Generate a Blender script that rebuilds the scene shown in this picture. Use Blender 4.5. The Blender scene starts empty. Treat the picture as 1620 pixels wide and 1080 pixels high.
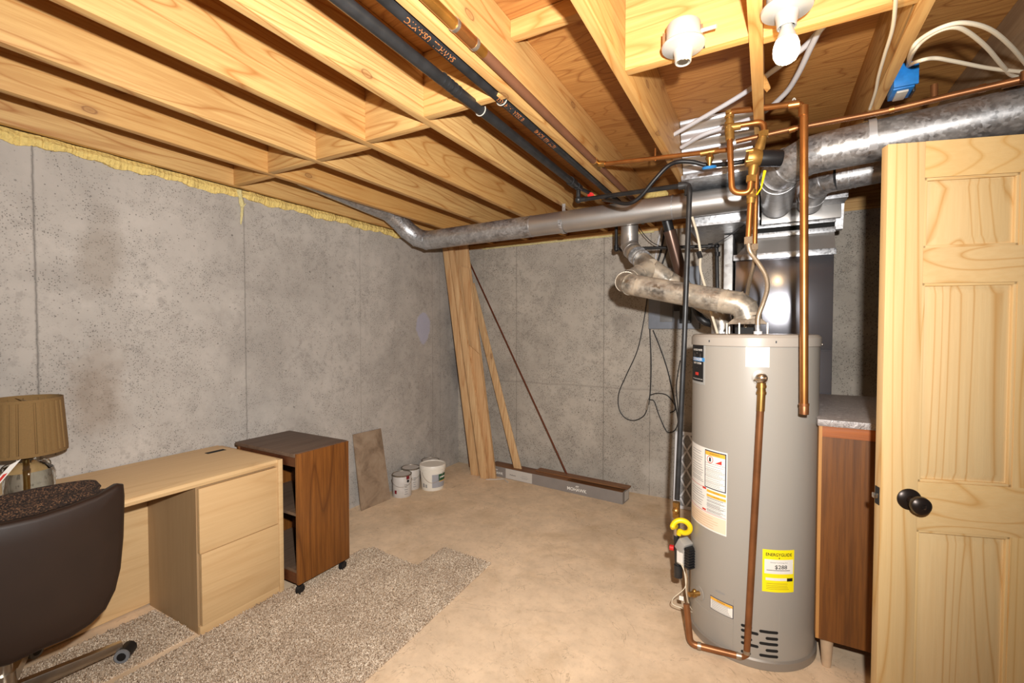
import bpy, bmesh, math, random
from mathutils import Vector as V, Matrix
import numpy as np
random.seed(4)
S = bpy.context.scene
C = S.collection
PI = math.pi

# ------------------------------------------------------------------ camera, light, exposure
F, CX, CY, EYE = 720.0, 810.0, 540.0, 1.45
pitch, yaw = math.atan(19 / F), math.atan(402 / F)
FW = V((-math.sin(yaw) * math.cos(pitch), math.cos(yaw) * math.cos(pitch), -math.sin(pitch)))
RT = FW.cross(V((0, 0, 1))).normalized()
UP = RT.cross(FW)
cam_data = bpy.data.cameras.new('camera')
cam = bpy.data.objects.new('camera', cam_data)
C.objects.link(cam)
cam_data.sensor_width = 36
cam_data.lens = 36 * F / 1620
cam_data.clip_start = 0.02
cam.matrix_world = Matrix(((RT.x, UP.x, -FW.x, 0), (RT.y, UP.y, -FW.y, 0), (RT.z, UP.z, -FW.z, EYE), (0, 0, 0, 1)))
S.camera = cam
S.view_settings.view_transform = 'Standard'
S.view_settings.look = 'None'
S.view_settings.gamma = 1
S.view_settings.use_curve_mapping = False
S.view_settings.exposure = 0.0
world = bpy.data.worlds.new('world')
S.world = world
world.use_nodes = True
world.node_tree.nodes['Background'].inputs[0].default_value = (0.85, 0.92, 1.0, 1)
world.node_tree.nodes['Background'].inputs[1].default_value = 0.05


def lamp(name, kind, loc, energy, color, **kw):
    d = bpy.data.lights.new(name, kind)
    d.energy = energy
    d.color = color
    for k, v in kw.items():
        setattr(d, k, v)
    o = bpy.data.objects.new(name, d)
    o.location = loc
    C.objects.link(o)
    return o


def aim(o, p):
    o.rotation_euler = (V(p) - o.location).to_track_quat('-Z', 'Y').to_euler()


# the photographer's flash, just above and right of the lens, zoomed at the far left corner
fl = lamp('camera_flash', 'SPOT', (0.1, 0.05, 1.63), 450, (1.0, 0.97, 0.93), spot_size=math.radians(150), spot_blend=1.0, shadow_soft_size=0.025)
aim(fl, (-2.3, 3.2, 1.75))


# ------------------------------------------------------------------ pixel <-> place helpers (photo frame 1620x1080)
def at(px, py, x=None, y=None, z=None):
    d = RT * ((px - CX) / F) + UP * ((CY - py) / F) + FW
    if x is not None:
        t = x / d.x
    elif y is not None:
        t = y / d.y
    else:
        t = (z - EYE) / d.z
    return V((0, 0, EYE)) + d * t


# ------------------------------------------------------------------ materials
def lin(c):
    c = [v / 255 for v in c]
    return tuple([(v / 12.92 if v <= 0.04045 else ((v + 0.055) / 1.055) ** 2.4) for v in c]) + (1,)


class N:
    def __init__(s, name):
        s.m = bpy.data.materials.new(name)
        s.m.use_nodes = True
        s.t = s.m.node_tree
        s.b = s.t.nodes['Principled BSDF']

    def n(s, typ, ins=None, **kw):
        o = s.t.nodes.new(typ)
        for k, v in kw.items():
            setattr(o, k, v)
        for k, v in (ins or {}).items():
            if isinstance(v, bpy.types.NodeSocket):
                s.t.links.new(v, o.inputs[k])
            else:
                o.inputs[k].default_value = v
        return o

    def ln(s, a, b):
        s.t.links.new(a, b)

    def math(s, op, a, b=0.0, c=None):
        d = {0: a, 1: b}
        if c is not None:
            d[2] = c
        return s.n('ShaderNodeMath', d, operation=op).outputs[0]

    def ramp(s, fac, stops, interp='LINEAR'):
        r = s.n('ShaderNodeValToRGB', {0: fac})
        r.color_ramp.interpolation = interp
        e = r.color_ramp.elements
        while len(e) < len(stops):
            e.new(0.5)
        for i, (p, c) in enumerate(stops):
            e[i].position = p
            e[i].color = c if len(c) == 4 else tuple(c) + (1,)
        return r.outputs[0]

    def mix(s, fac, a, b, mode='MIX'):
        o = s.n('ShaderNodeMix', data_type='RGBA', blend_type=mode)
        for k, v in ((0, fac), (6, a), (7, b)):
            if isinstance(v, bpy.types.NodeSocket):
                s.ln(v, o.inputs[k])
            else:
                o.inputs[k].default_value = v
        return o.outputs[2]

    def bump(s, h, dist, strength=1.0):
        b = s.n('ShaderNodeBump', {'Height': h, 'Distance': dist, 'Strength': strength})
        s.ln(b.outputs[0], s.b.inputs['Normal'])

    def coords(s, scale=(1, 1, 1), rand=True):
        tc = s.n('ShaderNodeTexCoord').outputs['Object']
        if rand:
            oi = s.n('ShaderNodeObjectInfo').outputs['Random']
            off = s.math('MULTIPLY', oi, 37.0)
            tc = s.n('ShaderNodeVectorMath', {0: tc, 1: off}, operation='ADD').outputs[0]
        return s.n('ShaderNodeVectorMath', {0: tc, 1: scale}, operation='MULTIPLY').outputs[0]

    def noise(s, vec, scale, detail=3.0, rough=0.5, dist=0.0):
        return s.n('ShaderNodeTexNoise', {'Vector': vec, 'Scale': scale, 'Detail': detail, 'Roughness': rough, 'Distortion': dist}).outputs[0]


def plain(name, col, rough=0.5, metal=0.0, noise_amt=0.0, nscale=30.0, bump=0.0, spec=None, emit=None, **kw):
    k = N(name)
    c = lin(col)
    k.b.inputs['Roughness'].default_value = rough
    k.b.inputs['Metallic'].default_value = metal
    if spec is not None:
        k.b.inputs['Specular IOR Level'].default_value = spec
    v = k.coords()
    nz = k.noise(v, nscale, 4)
    if noise_amt:
        dk = tuple(x * (1 - noise_amt) for x in c[:3]) + (1,)
        k.ln(k.ramp(nz, [(0.3, dk), (0.7, c)]), k.b.inputs['Base Color'])
    else:
        k.b.inputs['Base Color'].default_value = c
    if bump:
        k.bump(nz, bump)
    if emit:
        k.b.inputs['Emission Color'].default_value = emit[0] + (1,)
        k.b.inputs['Emission Strength'].default_value = emit[1]
    for a, b in kw.items():
        k.b.inputs[a.replace('_', ' ')].default_value = b
    return k.m


def wood(name, light, dark, axis=1, ring=9.0, rough=0.6, knots=True, knotcol=(110, 62, 30), contrast=1.0, stretch=0.07, fine=0.35, amber=None):
    k = N(name)
    sc = [1.0, 1.0, 1.0]
    sc[axis] = stretch
    v = k.coords(tuple(sc))
    warp = k.noise(v, 3.2, 2, 0.5)
    h = k.math('MULTIPLY', warp, ring)
    fr = k.math('PINGPONG', h, 0.5)
    g = k.math('MULTIPLY', fr, 2.0)
    fs = [60.0, 60.0, 60.0]
    fs[axis] = 2.5
    fv = k.coords(tuple(fs))
    fn = k.noise(fv, 1.4, 3, 0.6)
    L, D = lin(light), lin(dark)
    mid = tuple(L[i] * (1 - .45 * contrast) + D[i] * .45 * contrast for i in range(3)) + (1,)
    col = k.ramp(g, [(0.0, tuple(L[i] * (1 - contrast) + D[i] * contrast for i in range(3)) + (1,)), (0.10, mid), (0.28, L), (1.0, L)])
    col = k.mix(k.math('MULTIPLY', k.ramp(fn, [(0.4, (1, 1, 1)), (0.62, (0, 0, 0))]), fine), col, D)
    big = k.noise(v, 1.1, 2)
    col = k.mix(k.ramp(big, [(0.4, (0, 0, 0)), (0.75, (.5, .5, .5))]), col, lin(amber or dark))
    if knots:
        sx = k.n('ShaderNodeSeparateXYZ', {0: k.coords((1, 1, 1))})
        oth = [i for i in range(3) if i != axis]
        cx_ = k.math('MULTIPLY', sx.outputs[axis], 2.1)
        cy_ = k.math('MULTIPLY', k.math('ADD', sx.outputs[oth[0]], sx.outputs[oth[1]]), 4.2)
        kv = k.n('ShaderNodeCombineXYZ', {0: cx_, 1: cy_, 2: 0.0}).outputs[0]
        vo = k.n('ShaderNodeTexVoronoi', {'Vector': kv, 'Scale': 1.0, 'Randomness': 1.0}, voronoi_dimensions='2D')
        r = k.math('ADD', vo.outputs['Distance'], k.math('MULTIPLY', k.noise(kv, 9, 2), 0.03))
        sel = k.math('GREATER_THAN', k.n('ShaderNodeSeparateColor', {0: vo.outputs['Color']}).outputs[2], .7)
        kf = k.ramp(r, [(0.02, (.5, .5, .5)), (0.05, (.38, .38, .38)), (0.062, (.75, .75, .75)), (0.078, (.22, .22, .22)), (0.16, (0, 0, 0))])
        col = k.mix(k.math('MULTIPLY', kf, sel), col, lin(knotcol))
    k.ln(col, k.b.inputs['Base Color'])
    k.b.inputs['Roughness'].default_value = rough
    k.bump(fn, 0.0006)
    return k.m


def galv(name, base=(188, 190, 192), rough=0.36, dust=0.0, spangle=55.0, dustcol=(176, 160, 138)):
    k = N(name)
    v = k.coords()
    vo = k.n('ShaderNodeTexVoronoi', {'Vector': v, 'Scale': spangle, 'Randomness': 1.0})
    c = lin(base)
    sep = k.n('ShaderNodeSeparateColor', {0: vo.outputs['Color']}).outputs[0]
    big = k.noise(v, 9, 4, .6)
    col = k.ramp(sep, [(0, tuple(x * .72 for x in c[:3])), (1, tuple(min(1, x * 1.1) for x in c[:3]))])
    col = k.mix(k.math('MULTIPLY', k.ramp(k.noise(v, 26, 5, .7), [(.4, (0, 0, 0)), (.65, (1, 1, 1))]), .5), col, tuple(x * .4 for x in c[:3]) + (1,))
    k.ln(k.math('ADD', k.math('MULTIPLY', sep, 0.2), rough - .1), k.b.inputs['Roughness'])
    k.b.inputs['Metallic'].default_value = 0.92
    if dust:
        m = k.math('MULTIPLY', k.ramp(big, [(0.35, (0, 0, 0)), (0.6, (1, 1, 1))]), dust)
        col = k.mix(m, col, lin(dustcol))
        k.ln(k.math('SUBTRACT', 0.92, m), k.b.inputs['Metallic'])
    k.ln(col, k.b.inputs['Base Color'])
    return k.m


def concrete(name, base, seams=(), axis=1, stain_pos=(), patch=None, floor=False, hband=None, pk=1.0):
    """seams: positions along `axis` of the form joints; stain_pos: (along, z, radius_a, radius_z, amount)"""
    k = N(name)
    tc = k.n('ShaderNodeNewGeometry').outputs['Position']
    sp = k.n('ShaderNodeSeparateXYZ', {0: tc})
    b = lin(base)

    def tone(f):
        return tuple(x * f for x in b[:3]) + (1,)
    big = k.noise(tc, 1.3, 5, .6, .4)
    med = k.noise(tc, 7, 6, .65)
    col = k.ramp(big, [(0.3, tone(.78)), (0.5, tone(1.0)), (0.72, tone(1.16))])
    col = k.mix(k.math('MULTIPLY', k.ramp(med, [(0.4, (0, 0, 0)), (0.68, (1, 1, 1))]), .4), col, tone(.62))
    if not floor:
        pt = k.noise(tc, 22, 5, .7)
        pm = k.ramp(k.noise(tc, 2.2, 3), [(.42, (0, 0, 0)), (.6, (1, 1, 1))])
        col = k.mix(k.math('MULTIPLY', k.math('MULTIPLY', k.ramp(pt, [(.54, (0, 0, 0)), (.62, (1, 1, 1))]), pm), .45), col, tone(.5))
        lt = k.noise(tc, 4.5, 5, .7)
        col = k.mix(k.ramp(lt, [(.58, (0, 0, 0)), (.74, (.35, .35, .35))]), col, tone(1.35))
    hgt = med
    if not floor:
        for sc, rad, amt, mask in ((46, .17, .85, 4), (110, .32, .75, 7), (12, .08, .85, 2.3), (26, .11, .75, 3)):
            vo = k.n('ShaderNodeTexVoronoi', {'Vector': tc, 'Scale': float(sc), 'Randomness': 1.0})
            rad = rad * pk
            dd = k.math('ADD', vo.outputs['Distance'], k.math('MULTIPLY', k.noise(tc, sc * 2.0, 2), .16))
            pit = k.ramp(dd, [(rad + .03, (1, 1, 1)), (rad + .075, (0, 0, 0))])
            mk = k.ramp(k.noise(tc, mask, 4, .6), [(0.40, (0, 0, 0)), (0.54, (1, 1, 1))])
            sel = k.n('ShaderNodeSeparateColor', {0: vo.outputs['Color']}).outputs[1]
            selm = k.math('GREATER_THAN', sel, .3)
            p = k.math('MULTIPLY', k.math('MULTIPLY', pit, mk), k.math('MULTIPLY', selm, amt))
            col = k.mix(p, col, tone(.3))
    else:
        fn = k.noise(tc, 26, 8, .75)
        col = k.mix(k.ramp(fn, [(0.5, (0, 0, 0)), (0.75, (.35, .35, .35))]), col, lin((178, 142, 98)))
        st = k.noise(tc, 2.2, 6, .65, .5)
        col = k.mix(k.ramp(st, [(0.5, (0, 0, 0)), (0.68, (.4, .4, .4)), (.8, (.5, .5, .5))]), col, lin((190, 156, 112)))
        cr = k.math('ABSOLUTE', k.math('SUBTRACT', k.noise(tc, 3.1, 5, .6, .8), .5))
        col = k.mix(k.ramp(cr, [(0.0, (.4, .4, .4)), (0.003, (0, 0, 0))]), col, lin((120, 92, 60)))
    a = sp.outputs[axis]
    if seams:
        wob = k.math('MULTIPLY', k.math('SUBTRACT', k.noise(tc, 30, 3), .5), .008)
        for (s0, wd, am) in seams:
            d = k.math('ABSOLUTE', k.math('SUBTRACT', k.math('ADD', a, wob), s0))
            ln_ = k.ramp(d, [(wd * .6, (am, am, am)), (wd * 1.6 + .002, (0, 0, 0))])
            col = k.mix(ln_, col, tone(.28))
    for (sa, sz, ra, rz, am, sc_) in stain_pos:
        da = k.math('DIVIDE', k.math('SUBTRACT', a, sa), ra)
        dz = k.math('DIVIDE', k.math('SUBTRACT', sp.outputs[2], sz), rz)
        r = k.math('ADD', k.math('MULTIPLY', da, da), k.math('MULTIPLY', dz, dz))
        r = k.math('ADD', k.math('SQRT', r), k.math('MULTIPLY', k.math('SUBTRACT', k.noise(tc, 6, 4), .5), 1.3))
        col = k.mix(k.ramp(r, [(0.45, (am, am, am)), (1.05, (0, 0, 0))]) if am < .6 else k.ramp(r, [(.85, (am, am, am)), (1.0, (0, 0, 0))]), col, lin(sc_))
    if hband:
        z0, am = hband
        d = k.math('ABSOLUTE', k.math('SUBTRACT', k.math('ADD', sp.outputs[2], k.math('MULTIPLY', k.noise(tc, 4, 4), .03)), z0))
        col = k.mix(k.ramp(d, [(0.002, (am, am, am)), (.012, (0, 0, 0))]), col, tone(.4))
    k.ln(col, k.b.inputs['Base Color'])
    k.b.inputs['Roughness'].default_value = 0.85
    k.b.inputs['Specular IOR Level'].default_value = 0.25
    k.bump(hgt, 0.0025 if not floor else 0.001)
    return k.m


M = {}
M['joist'] = wood('joist_pine', (212, 172, 110), (158, 98, 40), 1, ring=24, contrast=.8, stretch=.09, amber=(204, 146, 72))
M['block'] = wood('blocking_pine', (212, 172, 110), (160, 100, 42), 0, ring=20, contrast=.75, stretch=.14, amber=(204, 148, 74))
M['ply'] = wood('subfloor_plywood', (202, 148, 82), (136, 78, 30), 0, ring=22, contrast=.7, knots=False, stretch=.22)
M['board'] = wood('stud_pine', (220, 184, 136), (170, 116, 68), 2, ring=16, contrast=.6)
M['shadeboard'] = wood('shaded_side_board', (110, 58, 28), (66, 30, 14), 2, knots=False)  # dark tone stands in for the shaded side of the leaning boards
M['doorpine'] = wood('door_pine_upright', (204, 176, 130), (176, 128, 66), 2, ring=26, knots=False, contrast=.75, rough=.42, stretch=.05, fine=.12, amber=(226, 184, 110))
M['doorpineh'] = wood('door_pine_crosswise', (204, 174, 126), (176, 128, 66), 0, ring=18, knots=False, contrast=.7, rough=.42, stretch=.09, fine=.12, amber=(226, 184, 110))
M['maple'] = wood('maple_laminate', (214, 180, 132), (190, 150, 102), 1, ring=9, knots=False, contrast=.45, rough=.45, stretch=.1, fine=.22)
M['maplev'] = wood('maple_laminate_upright', (176, 146, 108), (156, 124, 86), 2, ring=6, knots=False, contrast=.4, rough=.5, fine=.25)
M['walnut'] = wood('walnut_laminate', (136, 83, 34), (84, 46, 17), 2, ring=14, knots=False, contrast=.8, rough=.38, fine=.5)
M['walnuttop'] = wood('dusty_walnut_top', (112, 92, 76), (78, 56, 42), 1, ring=6, knots=False, contrast=.5, rough=.6, fine=.4)
M['walnutdark'] = wood('walnut_edge', (96, 52, 26), (60, 30, 14), 1, ring=6, knots=False, contrast=.6, rough=.5)
M['mahog'] = wood('mahogany_ply', (116, 70, 26), (74, 42, 14), 2, ring=5, knots=False, contrast=.5, rough=.5, fine=.5, amber=(158, 88, 30))
M['mahogrim'] = wood('mahogany_rail', (166, 92, 34), (118, 60, 20), 0, ring=5, knots=False, contrast=.5, rough=.45)
M['tanedge'] = wood('tan_cabinet_edge', (186, 134, 74), (150, 98, 48), 2, ring=4, knots=False, contrast=.4)
M['legwood'] = plain('pale_leg_wood', (206, 178, 146), .5, noise_amt=.2, nscale=20)
M['plank'] = wood('flooring_plank', (150, 104, 66), (96, 58, 34), 0, ring=10, knots=False, contrast=.7, rough=.5)
M['galv'] = galv('galvanized', (206, 208, 212), .42, .15, 90, (190, 186, 180))
M['galvduct'] = plain('smooth_duct_metal', (196, 192, 188), .4, .85, .12, 9)
M['galvold'] = galv('galvanized_mottled', (196, 196, 198), .42, .3, 85, (160, 152, 140))
M['vent'] = galv('dusty_vent_pipe', (176, 170, 160), .42, .8, 60)
M['furn'] = plain('furnace_sheet', (138, 138, 145), .17, .8, .08, 6)
M['brightgalv'] = galv('bright_galvanized', (214, 218, 224), .4, .2, 80, (200, 196, 190))
_k = N('ribbed_galvanized')
_p = _k.n('ShaderNodeNewGeometry').outputs['Position']
_z = _k.n('ShaderNodeSeparateXYZ', {0: _p}).outputs[2]
_z = _k.math('ADD', _z, _k.math('MULTIPLY', _k.noise(_p, 3, 2), .03))
_k.bump(_k.math('SINE', _k.math('MULTIPLY', _z, 78.0)), .006)
_k.b.inputs['Metallic'].default_value = .9
_k.b.inputs['Roughness'].default_value = .3
_k.b.inputs['Base Color'].default_value = lin((206, 208, 212))
M['ribgalv'] = _k.m
M['black'] = plain('black_iron', (62, 62, 63), .42, .5, .45, 18)
M['hose'] = plain('black_rubber_hose', (22, 22, 24), .45)
M['blackplastic'] = plain('black_plastic', (26, 26, 28), .4)
M['cable'] = plain('black_cable', (26, 24, 24), .5)
M['copper'] = plain('copper_tube', (200, 134, 74), .36, .85, .35, 14)
M['copperold'] = plain('tarnished_copper', (160, 106, 66), .42, .65, .4, 10)
M['brass'] = plain('brass', (196, 150, 84), .36, .9, .35, 30)
M['bronze'] = plain('cast_bronze', (184, 140, 72), .42, .7, .3, 40)
M['solder'] = plain('soldered_joint', (190, 176, 158), .4, .8, .4, 60)
M['steelbraid'] = plain('braided_steel', (206, 184, 156), .4, .7, .3, 200)
M['chrome'] = plain('chrome', (214, 206, 194), .28, 1.0, .15, 10)
M['white'] = plain('white_plastic', (180, 175, 165), .4)
M['porcelain'] = plain('white_porcelain', (176, 172, 164), .3)
M['pex'] = plain('pale_plastic_tube', (206, 206, 210), .35)
M['romex'] = plain('cream_cable', (226, 214, 190), .5)
M['blue'] = plain('blue_plastic_box', (26, 118, 196), .45, 0, .25, 40)
M['bluewheel'] = plain('blue_valve_wheel', (52, 132, 200), .4)
M['red'] = plain('red_plastic', (204, 36, 34), .45)
M['yellow'] = plain('yellow_coated_tube', (240, 208, 20), .4)
M['tank'] = plain('tank_enamel', (157, 151, 142), .36)
M['tankrim'] = plain('tank_rim', (166, 158, 148), .36)
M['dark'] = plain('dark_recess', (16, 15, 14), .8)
M['bulb'] = plain('lit_bulb', (255, 250, 240), .4, emit=((1.0, .80, .52), 9.0))
M['paper'] = plain('white_label', (236, 232, 224), .6)
M['paperwarm'] = plain('cream_label', (236, 214, 186), .6)
M['ink'] = plain('black_ink', (24, 24, 26), .6)
M['greyink'] = plain('grey_print', (150, 148, 146), .7)
M['orange'] = plain('orange_print', (238, 176, 60), .6)
M['redink'] = plain('red_print', (206, 56, 44), .6)
M['eg'] = plain('bright_yellow_label', (250, 232, 20), .5)
M['bluepr'] = plain('blue_print', (70, 140, 200), .5)
M['silver'] = plain('silver_print', (190, 190, 186), .4, .4)
M['orangeprint'] = plain('orange_pipe_print', (190, 112, 56), .6)
M['panelgrey'] = plain('grey_panel_paint', (126, 132, 142), .5, .1, .1)
M['paneldoor'] = plain('grey_panel_door', (112, 112, 112), .5, .1)
M['insul'] = plain('yellow_fibreglass', (236, 208, 128), .95, 0, .25, 60, bump=.01)
M['insulold'] = plain('pale_insulation_tuft', (222, 208, 150), .95, 0, .3, 60, bump=.004)
M['leather'] = plain('brown_leather', (44, 29, 21), .45, 0, .28, 5, bump=.001)
M['rubber'] = plain('grey_tread', (120, 120, 122), .6)
M['shade'] = plain('tan_pleated_fabric', (128, 99, 58), .9, 0, .12, 200)
M['pleat'] = plain('pleat_fold', (110, 80, 42), .95)
M['brassold'] = plain('aged_brass', (150, 120, 70), .35, .9)
M['can'] = plain('paint_can_label', (206, 200, 194), .5, 0, .12, 30)
M['canmetal'] = galv('tin_lid', (150, 142, 130), .45, .3)
M['pail'] = plain('white_pail', (232, 226, 214), .42)
M['green'] = plain('green_label', (30, 84, 52), .5)
M['labelgrey'] = plain('grey_label', (160, 160, 166), .5)
M['boxgrey'] = plain('grey_carton', (140, 132, 126), .8, 0, .1, 12)
M['boxlight'] = plain('light_carton_label', (196, 190, 182), .7)
M['tile'] = None
M['filterframe'] = plain('white_card_frame', (228, 228, 230), .8)
M['filtermesh'] = plain('grey_filter_media', (160, 160, 160), .95, 0, .3, 80, bump=.003)
M['lam'] = None
M['trimwhite'] = plain('painted_trim', (226, 222, 214), .5)


def special():
    k = N('stone_tile')
    v = k.coords()
    n1 = k.noise(v, 6, 6, .65, .8)
    c = k.ramp(n1, [(0.3, lin((112, 92, 74))), (.5, lin((150, 128, 106))), (.7, lin((168, 148, 126)))])
    k.ln(c, k.b.inputs['Base Color'])
    k.b.inputs['Roughness'].default_value = .5
    M['tile'] = k.m
    k = N('marbled_laminate')
    v = k.coords((1, 3.0, 1))
    n1 = k.noise(v, 11, 8, .75, 3.0)
    c = k.ramp(n1, [(0.38, lin((84, 74, 70))), (.47, lin((176, 168, 164))), (.53, lin((108, 98, 94))), (.62, lin((206, 200, 198)))])
    k.ln(c, k.b.inputs['Base Color'])
    k.b.inputs['Roughness'].default_value = .45
    M['lam'] = k.m
    k = N('speckled_carpet')
    g = k.n('ShaderNodeNewGeometry').outputs['Position']
    vo = k.n('ShaderNodeTexVoronoi', {'Vector': g, 'Scale': 250.0, 'Randomness': 1.0})
    s = k.n('ShaderNodeSeparateColor', {0: vo.outputs['Color']}).outputs[0]
    c = k.ramp(s, [(0, lin((108, 86, 68))), (.25, lin((164, 142, 118))), (.6, lin((204, 184, 160))), (1, lin((238, 224, 204)))])
    c = k.mix(k.ramp(k.noise(g, 5, 3), [(.4, (0, 0, 0)), (.7, (.4, .4, .4))]), c, lin((146, 122, 100)))
    k.ln(c, k.b.inputs['Base Color'])
    k.b.inputs['Roughness'].default_value = 1
    k.b.inputs['Specular IOR Level'].default_value = .05
    M['carpet'] = k.m
    k = N('brown_tweed')
    v = k.coords()
    vo = k.n('ShaderNodeTexVoronoi', {'Vector': v, 'Scale': 260.0, 'Randomness': 1.0})
    s = k.n('ShaderNodeSeparateColor', {0: vo.outputs['Color']}).outputs[0]
    c = k.ramp(s, [(0, lin((26, 18, 14))), (.6, lin((54, 38, 28))), (1, lin((104, 74, 52)))])
    k.ln(c, k.b.inputs['Base Color'])
    k.b.inputs['Roughness'].default_value = 1
    k.bump(s, .002)
    M['tweed'] = k.m
    k = N('clear_glass')
    k.b.inputs['Transmission Weight'].default_value = 1
    k.b.inputs['Roughness'].default_value = .03
    k.b.inputs['Base Color'].default_value = (.95, .96, .9, 1)
    v = k.coords((1, 1, .25))
    k.bump(k.noise(v, 26, 2), .004)
    M['glass'] = k.m


special()


# ------------------------------------------------------------------ mesh builder
class B:
    def __init__(s):
        s.bm = bmesh.new()

    def _new(s, vs):
        return [s.bm.verts.new(v) for v in vs]

    def box(s, x0, x1, y0, y1, z0, z1, bev=0.0):
        r = s.hexa([(x0, y0, z0), (x1, y0, z0), (x1, y1, z0), (x0, y1, z0)], [(x0, y0, z1), (x1, y0, z1), (x1, y1, z1), (x0, y1, z1)], bev)
        return s

    def hexa(s, lo, hi, bev=0.0):
        n = len(lo)
        t = bmesh.new()
        a = [t.verts.new(v) for v in lo]
        b = [t.verts.new(v) for v in hi]
        t.faces.new(a[::-1])
        t.faces.new(b)
        for i in range(n):
            j = (i + 1) % n
            t.faces.new((a[i], a[j], b[j], b[i]))
        bmesh.ops.recalc_face_normals(t, faces=t.faces)
        if bev:
            bmesh.ops.bevel(t, geom=t.edges[:], offset=bev, segments=2, affect='EDGES', profile=.6)
        s.join(t)
        return s

    def join(s, t, mat=None):
        if mat is not None:
            t.transform(mat)
        me = bpy.data.meshes.new('t')
        t.to_mesh(me)
        t.free()
        s.bm.from_mesh(me)
        bpy.data.meshes.remove(me)

    def obox(s, c, size, rot=None, bev=0.0):
        """oriented box: centre, full size, 3x3/4x4 rotation"""
        q = B()
        x, y, z = [v / 2 for v in size]
        q.box(-x, x, -y, y, -z, z, bev)
        m = Matrix.Translation(V(c)) @ (rot.to_4x4() if rot is not None else Matrix.Identity(4))
        s.join(q.bm, m)
        return s

    def prism(s, pts, d, bev=0.0):
        """outline of 3-D points pushed along vector d"""
        d = V(d)
        return s.hexa([V(p) for p in pts], [V(p) + d for p in pts], bev)

    def rings(s, rings, cap=True, closed=False):
        """skin a list of equal-length vertex loops"""
        rs = [s._new(r) for r in rings]
        n = len(rs[0])
        m = len(rs)
        for i in range(m if closed else m - 1):
            a, b = rs[i], rs[(i + 1) % m]
            for k in range(n):
                j = (k + 1) % n
                s.bm.faces.new((a[k], a[j], b[j], b[k]))
        if cap and not closed:
            s.bm.faces.new(rs[0][::-1])
            s.bm.faces.new(rs[-1])
        return s

    def tube(s, pts, r, seg=12, cap=True, radii=None):
        pts = [V(p) for p in pts]
        n = len(pts)
        tang = []
        for i in range(n):
            if i == 0:
                t = pts[1] - pts[0]
            elif i == n - 1:
                t = pts[-1] - pts[-2]
            else:
                t = (pts[i + 1] - pts[i]).normalized() + (pts[i] - pts[i - 1]).normalized()
            tang.append(t.normalized())
        ref = V((0, 0, 1)) if abs(tang[0].z) < .9 else V((1, 0, 0))
        u = tang[0].cross(ref).normalized()
        rings = []
        for i in range(n):
            if i:
                q = tang[i - 1].rotation_difference(tang[i])
                u = (q @ u).normalized()
            w = tang[i].cross(u)
            rr = radii[i] if radii else r
            # widen at mitred corners
            rings.append([pts[i] + (u * math.cos(a) + w * math.sin(a)) * rr for a in [2 * PI * k / seg for k in range(seg)]])
        return s.rings(rings, cap)

    def cyl(s, p0, p1, r0, r1=None, seg=24):
        return s.tube([p0, p1], r0, seg, radii=[r0, r0 if r1 is None else r1])

    def lathe(s, prof, loc, axis=(0, 0, 1), seg=32, cap=True):
        a = V(axis).normalized()
        ref = V((0, 0, 1)) if abs(a.z) < .9 else V((1, 0, 0))
        u = a.cross(ref).normalized()
        w = a.cross(u)
        loc = V(loc)
        rings = [[loc + a * h + (u * math.cos(t) + w * math.sin(t)) * max(r, 1e-4) for t in [2 * PI * k / seg for k in range(seg)]] for r, h in prof]
        return s.rings(rings, cap)

    def sphere(s, c, r, sc=(1, 1, 1), seg=20):
        t = bmesh.new()
        bmesh.ops.create_uvsphere(t, u_segments=seg, v_segments=seg // 2 + 2, radius=r)
        s.join(t, Matrix.Translation(V(c)) @ Matrix.Diagonal((*sc, 1)))
        return s


def fillet(pts, rad, n=6):
    pts = [V(p) for p in pts]
    out = [pts[0]]
    for i in range(1, len(pts) - 1):
        a, b, c = pts[i - 1], pts[i], pts[i + 1]
        d0, d1 = (a - b), (c - b)
        r = min(rad, d0.length * .49, d1.length * .49)
        d0.normalize(); d1.normalize()
        p0, p1 = b + d0 * r, b + d1 * r
        for k in range(n + 1):
            t = k / n
            out.append(p0 * (1 - t) ** 2 + b * 2 * t * (1 - t) + p1 * t * t)
    out.append(pts[-1])
    return out


def spline(pts, n=8):
    pts = [V(p) for p in pts]
    P = [pts[0] * 2 - pts[1]] + pts + [pts[-1] * 2 - pts[-2]]
    out = []
    for i in range(1, len(P) - 2):
        for k in range(n):
            t = k / n
            a, b, c, d = P[i - 1], P[i], P[i + 1], P[i + 2]
            out.append(.5 * ((2 * b) + (c - a) * t + (2 * a - 5 * b + 4 * c - d) * t * t + (3 * b - a - 3 * c + d) * t ** 3))
    out.append(pts[-1])
    return out


def link(name, b, mat, parent=None, origin=None, label=None, smooth=35):
    me = bpy.data.meshes.new(name)
    if isinstance(b, B):
        bmesh.ops.recalc_face_normals(b.bm, faces=b.bm.faces)
        b.bm.to_mesh(me)
        b.bm.free()
    else:
        me = b
    me.materials.clear()
    me.materials.append(M[mat] if isinstance(mat, str) else mat)
    o = bpy.data.objects.new(name, me)
    C.objects.link(o)
    if parent is not None:
        o.parent = parent
        root = parent
        L = V(parent['_w'])
        o['_w'] = tuple(L)
        me.transform(Matrix.Translation(-L))
    else:
        if origin is None:
            cs = np.array([v.co[:] for v in me.vertices])
            lo, hi = cs.min(0), cs.max(0)
            origin = ((lo[0] + hi[0]) / 2, (lo[1] + hi[1]) / 2, lo[2])
        me.transform(Matrix.Translation(-V(origin)))
        o.location = origin
        o['_w'] = tuple(origin)
    if smooth:
        me.polygons.foreach_set('use_smooth', [True] * len(me.polygons))
        me.set_sharp_from_angle(angle=math.radians(smooth))
    if label:
        o['label'] = label
    return o


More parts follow.
